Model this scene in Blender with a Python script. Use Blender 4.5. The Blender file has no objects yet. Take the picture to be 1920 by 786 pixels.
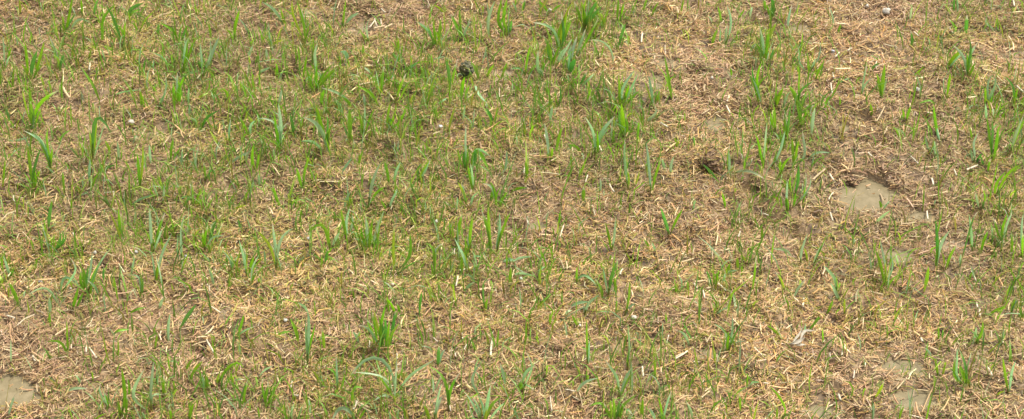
import bpy, math
import numpy as np

rng = np.random.default_rng(7)
R = math.radians
scene = bpy.context.scene
col = scene.collection

# ------------------------------------------------------------------ camera
W, H = 1920.0, 786.0                      # pixel frame used for measuring positions on the ground
CAM = np.array([0.0, 0.0, 1.6])
PITCH, HFOV = R(38.0), R(32.0)
cd = bpy.data.cameras.new('camera')
cam = bpy.data.objects.new('camera', cd); col.objects.link(cam)
cam.location = CAM
cam.rotation_euler = (math.pi / 2 - PITCH, 0, 0)
cd.sensor_fit = 'HORIZONTAL'
cd.angle = HFOV
cd.clip_start = 0.05
cd.clip_end = 1000
scene.camera = cam

# ------------------------------------------------------------------ sky, sun, exposure
SUN_EL, SUN_AZ = R(62), R(60)            # azimuth measured from +Y (away from camera), negative = to the left
w = bpy.data.worlds.new('World'); scene.world = w; w.use_nodes = True
nt = w.node_tree; nt.nodes.clear()
sky = nt.nodes.new('ShaderNodeTexSky'); sky.sky_type = 'NISHITA'; sky.sun_disc = False
sky.sun_elevation = SUN_EL; sky.sun_rotation = SUN_AZ; sky.dust_density = 4.0; sky.air_density = 1.0
hs = nt.nodes.new('ShaderNodeHueSaturation'); hs.inputs['Saturation'].default_value = 0.22   # milky, thinly overcast
bg = nt.nodes.new('ShaderNodeBackground'); bg.inputs['Strength'].default_value = 0.125
wo = nt.nodes.new('ShaderNodeOutputWorld')
nt.links.new(sky.outputs[0], hs.inputs['Color']); nt.links.new(hs.outputs[0], bg.inputs[0]); nt.links.new(bg.outputs[0], wo.inputs[0])
sd = bpy.data.lights.new('sun', 'SUN'); sd.energy = 2.4; sd.angle = R(12); sd.color = (1.0, 0.96, 0.86)
so = bpy.data.objects.new('sun', sd); col.objects.link(so)
so.rotation_euler = (math.pi / 2 - SUN_EL, 0, math.pi - SUN_AZ)
so.location = (2, 4, 6)
vs = scene.view_settings
vs.view_transform = 'Standard'; vs.look = 'None'; vs.gamma = 1.0; vs.use_curve_mapping = False
vs.exposure = 0.88

# ------------------------------------------------------------------ noise and ground height
def _hash(ix, iy, seed):
    n = (ix.astype(np.int64) * 374761393 + iy.astype(np.int64) * 668265263 + seed * 974634777) & 0x7fffffff
    n = ((n ^ (n >> 13)) * 1274126177) & 0x7fffffff
    return ((n ^ (n >> 16)) & 0xffff) / 65535.0

def vnoise(x, y, s, seed=0):
    x = np.asarray(x, float) / s; y = np.asarray(y, float) / s
    ix = np.floor(x); iy = np.floor(y); fx = x - ix; fy = y - iy
    fx = fx * fx * (3 - 2 * fx); fy = fy * fy * (3 - 2 * fy)
    a = _hash(ix, iy, seed); b = _hash(ix + 1, iy, seed); c = _hash(ix, iy + 1, seed); d = _hash(ix + 1, iy + 1, seed)
    return (a * (1 - fx) + b * fx) * (1 - fy) + (c * (1 - fx) + d * fx) * fy - 0.5

TANH = math.tan(HFOV / 2)
FWD = np.array([0, math.cos(PITCH), -math.sin(PITCH)])
UPV = np.array([0, math.sin(PITCH), math.cos(PITCH)])
RGT = np.array([1.0, 0, 0])
def ray(px, py):
    u = (np.asarray(px, float) / W - 0.5) * 2 * TANH
    v = -(np.asarray(py, float) / H - 0.5) * 2 * TANH * H / W
    return FWD + u[..., None] * RGT + v[..., None] * UPV
MPP = 2 * TANH * (CAM[2] / math.sin(PITCH)) / W      # metres per pixel at the centre

def flat_hit(px, py, z=0.0):
    d = ray(px, py); t = (z - CAM[2]) / d[..., 2]
    return CAM + t[..., None] * d

# puddles and bare mud: px centre, px radii, water?, tilt seed
PUDDLES = [  # (cx, cy, rx, ry, kind)  kind 1 = standing muddy water, 0 = bare smooth mud
    (1632, 366, 52, 29, 1), (1738, 404, 36, 12, 1), (1692, 479, 30, 14, 1), (1786, 459, 30, 11, 0),
    (22, 748, 50, 32, 1), (1694, 694, 58, 20, 1), (1706, 757, 56, 26, 1), (1250, 116, 24, 15, 1),
    (1231, 152, 16, 20, 1), (946, 131, 32, 16, 0), (682, 54, 40, 18, 0), (580, 25, 20, 12, 0),
    (1355, 462, 20, 12, 0), (1502, 52, 32, 12, 1), (1010, 422, 22, 12, 1), (1342, 226, 24, 12, 1),
    (1580, 250, 20, 11, 1), (1602, 300, 18, 10, 1), (1326, 672, 26, 16, 1), (1210, 722, 24, 12, 0),
    (1905, 108, 44, 16, 0), (1538, 776, 26, 12, 1), (1310, 695, 18, 10, 1), (425, 585, 22, 10, 0), (75, 680, 30, 12, 0)]
def low(x, y):
    return 0.026 * vnoise(x, y, 0.33, 1) + 0.016 * vnoise(x, y, 0.12, 2)
PUD = []
for k, (cx, cy, rx, ry, kind) in enumerate(PUDDLES):
    p = flat_hit(np.array(cx), np.array(cy))
    dist = np.linalg.norm(p - CAM); m = 2 * TANH * dist / W
    s = CAM[2] / dist
    f_ = {0: 1.0, 1: 1.0, 2: 1.0, 3: 0.95, 4: 1.0, 5: 0.72, 6: 0.72}.get(k, 0.8)
    PUD.append((p[0], p[1], rx * m * f_, ry * m / s * f_, kind, float(low(p[0], p[1])) - 0.0015))
def pud_r(x, y, k):
    cx, cy, rx, ry, kind, lev = PUD[k]
    q = np.hypot((x - cx) / rx, (y - cy) / ry)
    return q + 0.8 * vnoise(x, y, 0.035, 30 + k) + 0.45 * vnoise(x, y, 0.014, 60 + k)
COVER = {0: 0.24, 1: 0.16, 2: 0.22, 3: 0.3, 4: 0.26, 5: 0.6, 6: 0.55, 10: 0.35, 9: 0.12}      # share of straw left lying on each puddle
def pud_mask(x, y, cover=False):
    m = np.zeros(np.broadcast(x, y).shape)
    for k in range(len(PUD)):
        cx, cy, rx, ry, kind, lev = PUD[k]
        near = (np.abs(x - cx) < 2.2 * rx) & (np.abs(y - cy) < 2.2 * ry)
        if near.any():
            r = np.where(near, pud_r(x, y, k), 9)
            m = np.maximum(m, np.clip((1.12 - r) / 0.32, 0, 1) * (1 - COVER.get(k, 0.68) if cover else 1))
    return m
BUMPS = []
for (cx, cy, rpx, amp) in ((1333, 296, 26, 0.016), (1598, 327, 24, 0.010), (1190, 463, 26, 0.009), (1690, 650, 14, 0.007), (1342, 563, 14, 0.006), (1565, 733, 14, 0.006),
                           (35, 330, 22, 0.007), (205, 140, 13, 0.006), (605, 66, 14, 0.006), (1332, 56, 14, 0.006), (1421, 336, 18, 0.006), (700, 14, 22, 0.007),
                           (876, 130, 16, 0.006), (1660, 310, 40, 0.010), (1500, 580, 16, 0.006), (1385, 760, 16, 0.006), (1640, 150, 50, 0.010), (1100, 660, 45, 0.010), (60, 640, 40, 0.012)):
    p = flat_hit(np.array(float(cx)), np.array(float(cy))); BUMPS.append((p[0], p[1], rpx * 2 * TANH * np.linalg.norm(p - CAM) / W, amp))
def height(x, y):
    x = np.asarray(x, float); y = np.asarray(y, float)
    h = low(x, y) + 0.013 * vnoise(x, y, 0.045, 3) + 0.012 * vnoise(x, y, 0.019, 4)
    for bx, by, br, ba in BUMPS:
        h = h + ba * np.exp(-((x - bx) ** 2 + (y - by) ** 2) / (br * br))
    for k in range(len(PUD)):
        cx, cy, rx, ry, kind, lev = PUD[k]
        near = (np.abs(x - cx) < 2.6 * rx) & (np.abs(y - cy) < 2.6 * ry)
        if not near.any(): continue
        r = np.where(near, pud_r(x, y, k), 9)
        rim = np.clip((1.7 - r) / 0.5, 0, 1)
        h = np.where(rim > 0, (lev + 0.0025 + 0.45 * np.maximum(h - lev - 0.0025, 0)) * rim + h * (1 - rim), h)
        q = np.hypot((x - cx) / rx, (y - cy) / ry); fl = np.clip((2.3 - q) / 0.4, 0, 1)      # the bank keeps the water in
        h = np.where(fl > 0, np.maximum(h, lev + 0.002) * fl + h * (1 - fl), h)
        a = np.clip((1.15 - r) / 0.35, 0, 1); a = a * a * (3 - 2 * a)
        floor_ = lev - 0.006 if kind else lev + 0.0015 + 0.002 * vnoise(x, y, 0.03, 5)
        h = h * (1 - a) + floor_ * a
    return h
def ground_hit(px, py, lift=0.0):
    px = np.asarray(px, float); py = np.asarray(py, float)
    z = np.zeros(px.shape)
    for _ in range(5):
        d = ray(px, py); t = (z + lift - CAM[2]) / d[..., 2]; p = CAM + t[..., None] * d
        z = 0.5 * z + 0.5 * height(p[..., 0], p[..., 1])
    return p
def project(p):
    d = p - CAM; f = d @ FWD
    return (d @ RGT / f / TANH / 2 + 0.5) * W, (0.5 - d @ UPV / f / (TANH * H / W) / 2) * H

# ------------------------------------------------------------------ materials
def new_mat(name):
    m = bpy.data.materials.new(name); m.use_nodes = True
    n = m.node_tree.nodes; n.clear()
    return m, n, m.node_tree.links

def attr_material(name, rough, spec, transl=0.0, noise_scale=900.0, noise_amt=0.25, coat=0.0):
    m, n, l = new_mat(name)
    out = n.new('ShaderNodeOutputMaterial'); at = n.new('ShaderNodeAttribute'); at.attribute_name = 'col'
    tc = n.new('ShaderNodeTexCoord'); ns = n.new('ShaderNodeTexNoise'); ns.inputs['Scale'].default_value = noise_scale
    ns.inputs['Detail'].default_value = 3
    l.new(tc.outputs['Object'], ns.inputs['Vector'])
    mr = n.new('ShaderNodeMapRange'); mr.inputs[1].default_value = 0.3; mr.inputs[2].default_value = 0.7
    mr.inputs[3].default_value = 1 - noise_amt; mr.inputs[4].default_value = 1 + noise_amt
    l.new(ns.outputs['Fac'], mr.inputs[0])
    vm = n.new('ShaderNodeVectorMath'); vm.operation = 'SCALE'
    l.new(at.outputs['Color'], vm.inputs[0]); l.new(mr.outputs[0], vm.inputs['Scale'])
    b = n.new('ShaderNodeBsdfPrincipled'); b.inputs['Roughness'].default_value = rough
    b.inputs['Specular IOR Level'].default_value = spec
    l.new(vm.outputs[0], b.inputs['Base Color'])
    if transl:
        tr = n.new('ShaderNodeBsdfTranslucent'); hsv = n.new('ShaderNodeHueSaturation')
        hsv.inputs['Saturation'].default_value = 1.1; hsv.inputs['Value'].default_value = 1.4
        l.new(vm.outputs[0], hsv.inputs['Color']); l.new(hsv.outputs[0], tr.inputs['Color'])
        mx = n.new('ShaderNodeMixShader'); mx.inputs[0].default_value = transl
        l.new(b.outputs[0], mx.inputs[1]); l.new(tr.outputs[0], mx.inputs[2]); l.new(mx.outputs[0], out.inputs[0])
    else:
        l.new(b.outputs[0], out.inputs[0])
    return m
M_straw = attr_material('straw', 0.55, 0.35, 0.06, 700, 0.22)
M_blade = attr_material('grass_blade', 0.42, 0.5, 0.42, 260, 0.12)
M_stone = attr_material('pebble_stone', 0.75, 0.3, 0, 300, 0.25)

def ground_material():
    m, n, l = new_mat('damp_soil')
    out = n.new('ShaderNodeOutputMaterial'); b = n.new('ShaderNodeBsdfPrincipled'); tc = n.new('ShaderNodeTexCoord')
    def noise(s, d=5):
        x = n.new('ShaderNodeTexNoise'); x.inputs['Scale'].default_value = s; x.inputs['Detail'].default_value = d
        l.new(tc.outputs['Object'], x.inputs['Vector']); return x
    def ramp(src, stops):
        r = n.new('ShaderNodeValToRGB'); e = r.color_ramp.elements
        while len(e) < len(stops): e.new(0.5)
        for q, (p, c) in zip(e, stops): q.position = p; q.color = (*c, 1)
        l.new(src.outputs['Fac'], r.inputs[0]); return r
    n1 = noise(55, 8); n2 = noise(7, 4); n3 = noise(420, 4)
    r1 = ramp(n1, [(0.3, (0.075, 0.043, 0.020)), (0.5, (0.20, 0.128, 0.062)), (0.7, (0.34, 0.235, 0.126))])
    r2 = ramp(n2, [(0.35, (0.78, 0.80, 0.72)), (0.65, (1.08, 1.02, 1.0))])
    r3 = ramp(n3, [(0.3, (0.72, 0.70, 0.66)), (0.7, (1.2, 1.2, 1.2))])
    def mul(a, c):
        x = n.new('ShaderNodeMix'); x.data_type = 'RGBA'; x.blend_type = 'MULTIPLY'; x.inputs[0].default_value = 1
        l.new(a, x.inputs[6]); l.new(c, x.inputs[7]); return x.outputs[2]
    c = mul(mul(r1.outputs[0], r2.outputs[0]), r3.outputs[0])
    # silt: the smooth mud laid bare where water stood (vertex mask "silt")
    at = n.new('ShaderNodeAttribute'); at.attribute_name = 'silt'
    silt = n.new('ShaderNodeMix'); silt.data_type = 'RGBA'
    l.new(at.outputs['Fac'], silt.inputs[0]); l.new(c, silt.inputs[6])
    n4 = noise(38, 6)
    r4 = ramp(n4, [(0.3, (0.20, 0.145, 0.080)), (0.7, (0.31, 0.235, 0.140))]); l.new(r4.outputs[0], silt.inputs[7])
    l.new(silt.outputs[2], b.inputs['Base Color'])
    b.inputs['Roughness'].default_value = 0.7
    bp = n.new('ShaderNodeBump'); bp.inputs['Strength'].default_value = 0.6; bp.inputs['Distance'].default_value = 0.004
    l.new(n1.outputs['Fac'], bp.inputs['Height']); l.new(bp.outputs[0], b.inputs['Normal'])
    l.new(b.outputs[0], out.inputs[0]); return m
M_ground = ground_material()

def water_material():
    m, n, l = new_mat('muddy_water')
    out = n.new('ShaderNodeOutputMaterial'); b = n.new('ShaderNodeBsdfPrincipled'); tc = n.new('ShaderNodeTexCoord')
    x = n.new('ShaderNodeTexNoise'); x.inputs['Scale'].default_value = 60; x.inputs['Detail'].default_value = 10; x.inputs['Roughness'].default_value = 0.65
    l.new(tc.outputs['Object'], x.inputs['Vector'])
    r = n.new('ShaderNodeValToRGB'); e = r.color_ramp.elements
    e[0].position = 0.3; e[0].color = (0.160, 0.129, 0.066, 1); e[1].position = 0.7; e[1].color = (0.278, 0.222, 0.130, 1)
    l.new(x.outputs['Fac'], r.inputs[0]); l.new(r.outputs[0], b.inputs['Base Color'])
    b.inputs['Roughness'].default_value = 0.34; b.inputs['IOR'].default_value = 1.33; b.inputs['Specular IOR Level'].default_value = 0.35
    bp = n.new('ShaderNodeBump'); bp.inputs['Strength'].default_value = 0.12; bp.inputs['Distance'].default_value = 0.002
    x2 = n.new('ShaderNodeTexNoise'); x2.inputs['Scale'].default_value = 140; l.new(tc.outputs['Object'], x2.inputs['Vector'])
    l.new(x2.outputs['Fac'], bp.inputs['Height']); l.new(bp.outputs[0], b.inputs['Normal'])
    l.new(b.outputs[0], out.inputs[0]); return m
M_water = water_material()

def clod_material(name, dark, mid, light):
    m, n, l = new_mat(name)
    out = n.new('ShaderNodeOutputMaterial'); b = n.new('ShaderNodeBsdfPrincipled'); tc = n.new('ShaderNodeTexCoord')
    x = n.new('ShaderNodeTexNoise'); x.inputs['Scale'].default_value = 160; x.inputs['Detail'].default_value = 6
    l.new(tc.outputs['Object'], x.inputs['Vector'])
    r = n.new('ShaderNodeValToRGB'); e = r.color_ramp.elements; e.new(0.5)
    for q, (p, c) in zip(e, ((0.32, dark), (0.5, mid), (0.68, light))): q.position = p; q.color = (*c, 1)
    l.new(x.outputs['Fac'], r.inputs[0]); l.new(r.outputs[0], b.inputs['Base Color']); b.inputs['Roughness'].default_value = 0.85
    bp = n.new('ShaderNodeBump'); bp.inputs['Distance'].default_value = 0.003; l.new(x.outputs['Fac'], bp.inputs['Height'])
    l.new(bp.outputs[0], b.inputs['Normal']); l.new(b.outputs[0], out.inputs[0]); return m
M_clod = clod_material('brown_clod', (0.045, 0.024, 0.011), (0.13, 0.076, 0.038), (0.25, 0.16, 0.085))
M_moss = clod_material('mossy_clod', (0.02, 0.028, 0.014), (0.085, 0.085, 0.042), (0.24, 0.20, 0.11))

# ------------------------------------------------------------------ mesh helpers
def mesh_obj(name, verts, faces, mat, cols=None, parent=None, smooth=True, loc=None):
    me = bpy.data.meshes.new(name)
    verts = np.asarray(verts, np.float32); faces = np.asarray(faces, np.int32)
    if loc is not None: verts = verts - np.asarray(loc, np.float32)
    nv, nf, k = len(verts), len(faces), faces.shape[1]
    me.vertices.add(nv); me.vertices.foreach_set('co', verts.ravel())
    me.loops.add(nf * k); me.loops.foreach_set('vertex_index', faces.ravel())
    me.polygons.add(nf)
    me.polygons.foreach_set('loop_start', np.arange(0, nf * k, k, dtype=np.int32))
    me.update(calc_edges=True)
    me.polygons.foreach_set('use_smooth', np.full(nf, smooth))
    if cols is not None:
        a = me.attributes.new('col', 'FLOAT_COLOR', 'POINT')
        a.data.foreach_set('color', np.concatenate([cols, np.ones((nv, 1))], 1).astype(np.float32).ravel())
    me.materials.append(mat)
    o = bpy.data.objects.new(name, me); col.objects.link(o)
    if loc is not None: o.location = loc
    if parent is not None: o.parent = parent
    return o
def empty(name, loc):
    o = bpy.data.objects.new(name, None); col.objects.link(o); o.location = loc; o.empty_display_size = 0.02
    return o
def tag(o, label=None, cat=None, group=None, kind=None):
    for k, v in (('label', label), ('category', cat), ('group', group), ('kind', kind)):
        if v: o[k] = v
    return o

# ------------------------------------------------------------------ ground sheet
def axis(lo, hi, step, far):
    a = np.arange(lo, hi + step / 2, step)
    g = [step]; 
    while sum(g) < far: g.append(g[-1] * 1.35)
    t = np.cumsum(g)
    return np.concatenate([lo - t[::-1], a, hi + t])
gx = axis(-1.15, 1.15, 0.0045, 250); gy = axis(1.35, 2.95, 0.0045, 250)
X, Y = np.meshgrid(gx, gy)
Z = height(X, Y)
far = np.clip((np.maximum(np.abs(X), np.abs(Y - 2.1)) - 2.5) / 4, 0, 1); Z = Z * (1 - far)
nx, ny = len(gx), len(gy)
idx = np.arange(nx * ny).reshape(ny, nx)
fc = np.stack([idx[:-1, :-1], idx[:-1, 1:], idx[1:, 1:], idx[1:, :-1]], -1).reshape(-1, 4)
g = mesh_obj('ground', np.stack([X, Y, Z], -1).reshape(-1, 3), fc, M_ground)
sa = g.data.attributes.new('silt', 'FLOAT', 'POINT'); sa.data.foreach_set('value', pud_mask(X, Y).astype(np.float32).ravel())
tag(g, 'bare brown soil under the straw and seedlings', 'ground', kind='structure')

for k, (cx, cy, rx, ry, kind, lev) in enumerate(PUD):
    if not kind: continue
    th = np.linspace(0, 2 * math.pi, 40, endpoint=False)
    rr = np.array([0.3, 0.6, 0.9, 1.2, 1.5])
    vv = [(cx, cy, lev)]
    for q in rr:
        for t in th: vv.append((cx + q * rx * 1.1 * math.cos(t), cy + q * ry * 1.1 * math.sin(t), lev))
    ff = []
    n_ = len(th)
    for i in range(len(rr) - 1):
        for j in range(n_):
            a = 1 + i * n_ + j; b = 1 + i * n_ + (j + 1) % n_
            ff.append((a, a + n_, b + n_, b))
    # centre fan as quads
    for j in range(0, n_, 2): ff.append((0, 1 + j, 1 + (j + 1) % n_, 1 + (j + 2) % n_))
    p = mesh_obj('puddle', vv, ff, M_water, loc=(cx, cy, lev))
    tag(p, kind='structure')
    names = {0: 'largest muddy puddle on the right, below a brown clod', 4: 'grey muddy puddle cut by the lower left corner',
             1: 'narrow shallow puddle just right of the largest puddle', 2: 'small pale puddle below the largest puddle',
             5: 'wide shallow pale puddle in the lower right, upper of two', 6: 'shallow grey puddle at the bottom right edge'}
    tag(p, names.get(k, 'small patch of muddy water showing through the straw'), 'puddle', 'muddy puddles in the straw')

# ------------------------------------------------------------------ straw litter (uncountable chaff)
GREEN = np.array([[int(c) for c in r] for r in (
 '377756653344596445511254', '665686785775674226522462', '644677799876778326832467', '555566778877777436832458',
 '444655555665434324621246', '468987668766333225542336', '556755555766545335444335', '243322444644444344434335',
 '233333455544334333333454', '345655555555436543333433')], float) / 9
def green_at(x, y):
    z = np.zeros_like(x); p = np.stack([x, y, z], -1); px, py = project(p)
    u = np.clip(px / 80 - 0.5, 0, 22.999); v = np.clip(py / 78.6 - 0.5, 0, 8.999)
    i = u.astype(int); j = v.astype(int); fu = u - i; fv = v - j
    G = GREEN
    return (G[j, i] * (1 - fu) + G[j, i + 1] * fu) * (1 - fv) + (G[j + 1, i] * (1 - fu) + G[j + 1, i + 1] * fu) * fv

PAL = np.array([(0.51, 0.330, 0.145), (0.43, 0.260, 0.125), (0.63, 0.455, 0.240), (0.72, 0.58, 0.37), (0.16, 0.092, 0.042),
                (0.38, 0.30, 0.19), (0.34, 0.30, 0.070), (0.50, 0.305, 0.095)])
PW = np.array([0.29, 0.20, 0.15, 0.05, 0.13, 0.06, 0.05, 0.07])

def scatter(n, x0, x1, y0, y1, keep):
    x = rng.uniform(x0, x1, n); y = rng.uniform(y0, y1, n)
    k = rng.random(n) < keep(x, y)
    return x[k], y[k]
def litter(x, y, lmin, lmax, wmin, wmax, zmax, tiltsd, dark=1.0, rings=3):
    n = len(x); gr = green_at(x, y)
    L = lmin + (lmax - lmin) * rng.random(n) ** 2.2
    wd = wmin + (wmax - wmin) * rng.random(n) ** 1.6
    yaw = rng.uniform(0, math.pi, n); tilt = rng.normal(0, tiltsd, n); roll = rng.normal(0, 0.5, n)
    bend = rng.normal(0, 0.16, n)
    z = height(x, y) + 0.0008 + zmax * rng.random(n) ** 1.5 + np.abs(np.sin(tilt)) * L * 0.35
    dx = np.cos(yaw) * np.cos(tilt); dy = np.sin(yaw) * np.cos(tilt); dz = np.sin(tilt)
    T = np.stack([dx, dy, dz], -1)
    S = np.stack([-np.sin(yaw), np.cos(yaw), 0 * yaw], -1); U = np.cross(T, S)
    S2 = S * np.cos(roll)[:, None] + U * np.sin(roll)[:, None]; U2 = np.cross(T, S2)
    C = np.stack([x, y, z], -1)
    V = np.empty((n, 3 * rings, 3))
    for i, t in enumerate(np.linspace(-0.5, 0.5, rings)):
        c = C + T * (t * L)[:, None] + S2 * (bend * L * (0.25 - t * t) * 4 * 0.5)[:, None]
        ww = (wd * (1.0 if i == 1 else 0.85))[:, None]
        V[:, i * 3] = c - S2 * ww / 2; V[:, i * 3 + 1] = c + U2 * ww * 0.38; V[:, i * 3 + 2] = c + S2 * ww / 2
    base = (np.arange(n) * 3 * rings)[:, None, None]
    q = np.array([[0, 1, 4, 3], [1, 2, 5, 4], [3, 4, 7, 6], [4, 5, 8, 7]][:2 * (rings - 1)])
    F = (base + q[None]).reshape(-1, 4)
    ci = rng.choice(len(PAL), n, p=PW / PW.sum())
    to_green = rng.random(n) < 0.42 * gr ** 1.2
    ci = np.where(to_green, 6, ci)
    c = PAL[ci] * rng.uniform(0.80, 1.16, n)[:, None] * dark
    # patches of older, greyer and of fresher straw
    pt = vnoise(x, y, 0.16, 11)
    c = c * (1.06 + 0.40 * pt)[:, None]
    pk = np.clip(0.5 + 2.2 * vnoise(x, y, 0.09, 14), 0, 1)[:, None]          # some patches have gone pinkish grey
    c = c * (1 - 0.36 * pk) + 0.36 * pk * (c.mean(1, keepdims=True) * np.array([1.42, 0.98, 0.66]))
    ol = (np.clip(gr * 1.5 - 0.45 + 1.2 * vnoise(x, y, 0.07, 15), 0, 1) * 0.38)[:, None]     # a film of algae where the grass is thick
    c = c * (1 - ol) + ol * c * np.array([0.80, 0.95, 0.62])
    c = c * rng.normal(1, 0.05, (n, 3)) * np.array([0.98, 0.95, 0.93])
    CC = np.repeat(np.clip(c, 0.01, 0.85), 3 * rings, 0)
    return V.reshape(-1, 3), F, CC
def bare(x, y): return 1 - pud_mask(x, y, True) ** 1.2
def patchy(x, y): return bare(x, y) * np.clip(0.80 + 0.9 * vnoise(x, y, 0.05, 12) + 0.4 * vnoise(x, y, 0.14, 13), 0.3, 1)
def build_litter(name, sets, label):
    V, F, C, o = [], [], [], 0
    for v, f, c in sets:
        V.append(v); F.append(f + o); C.append(c); o += len(v)
    ob = mesh_obj(name, np.concatenate(V), np.concatenate(F), M_straw, np.concatenate(C), smooth=False)
    return tag(ob, label, 'straw', kind='stuff')
xa = scatter(360000, -1.05, 1.05, 1.5, 2.8, patchy)
xb = scatter(90000, -1.05, 1.05, 1.5, 2.8, patchy)
xc = scatter(10000, -1.05, 1.05, 1.5, 2.8, patchy)
build_litter('straw_litter', [litter(*xa, 0.003, 0.014, 0.0005, 0.0017, 0.0042, 0.22, 0.96, 2),
                              litter(*xb, 0.006, 0.024, 0.0006, 0.0021, 0.0062, 0.22),
                              litter(*xc, 0.012, 0.034, 0.0009, 0.0027, 0.0085, 0.12, 1.12)],
             'chopped tan and brown straw litter matted over the soil')
def outer(x, y):
    inside = (np.abs(x) < 1.05) & (y > 1.5) & (y < 2.8)
    return np.where(inside, 0, np.clip(1.25 - 0.35 * np.hypot(x, y - 2.1), 0.1, 1))
xo = scatter(70000, -2.4, 2.4, 0.5, 4.4, outer)
build_litter('straw_litter', [litter(*xo, 0.006, 0.03, 0.0016, 0.004, 0.008, 0.2)], 'chopped straw litter on the ground around the seeded patch')

# ------------------------------------------------------------------ grass
GC = {'g': (0.205, 0.40, 0.042), 'y': (0.33, 0.46, 0.058), 'b': (0.32, 0.48, 0.24), 'd': (0.115, 0.29, 0.055)}  # b: powdery pale undersides, with glancing sky sheen put into the colour
def blade_mesh(P, width, c, rs, dry=0.0, fold=0.25, twist=0.0, base_c=(0.26, 0.23, 0.06)):
    """ribbon with a keeled midrib along the 3D polyline P"""
    P = np.asarray(P, float)
    seg = np.linalg.norm(np.diff(P, axis=0), axis=1); s = np.concatenate([[0], np.cumsum(seg)]); s /= max(s[-1], 1e-6)
    n = 9; t = np.linspace(0, 1, n)
    Q = np.stack([np.interp(t, s, P[:, i]) for i in range(3)], 1)
    for _ in range(2): Q[1:-1] = 0.25 * Q[:-2] + 0.5 * Q[1:-1] + 0.25 * Q[2:]
    T = np.gradient(Q, axis=0); T /= np.linalg.norm(T, axis=1)[:, None] + 1e-9
    view = CAM - Q.mean(0); view /= np.linalg.norm(view)
    prof = np.interp(t, [0, .12, .45, .72, .9, 1], [.30, .50, .98, .90, .52, .06])
    V, C = [], []
    for i in range(n):
        a = twist * (t[i] - 0.3) + rs
        S = np.cross(T[i], view); S /= np.linalg.norm(S) + 1e-9
        N = np.cross(S, T[i])
        S, N = S * math.cos(a) + N * math.sin(a), N * math.cos(a) - S * math.sin(a)
        hw = width * prof[i] / 2
        V += [Q[i] - S * hw, Q[i] - N * hw * fold * 2, Q[i] + S * hw]
        cc = np.array(c) * (0.92 + 0.16 * t[i])
        kb = np.clip(1 - t[i] / 0.22, 0, 1) * 0.65; cc = cc * (1 - kb) + np.array(base_c) * kb
        kd = np.clip((t[i] - (1 - dry)) / 0.12, 0, 1) if dry > 0 else 0; cc = cc * (1 - kd) + np.array((0.62, 0.55, 0.38)) * kd
        C += [cc * 0.95, cc * 1.1, cc * 0.95]
    F = []
    for i in range(n - 1):
        k = i * 3; F += [(k, k + 1, k + 4, k + 3), (k + 1, k + 2, k + 5, k + 4)]
    return np.array(V), np.array(F), np.array(C)

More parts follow.
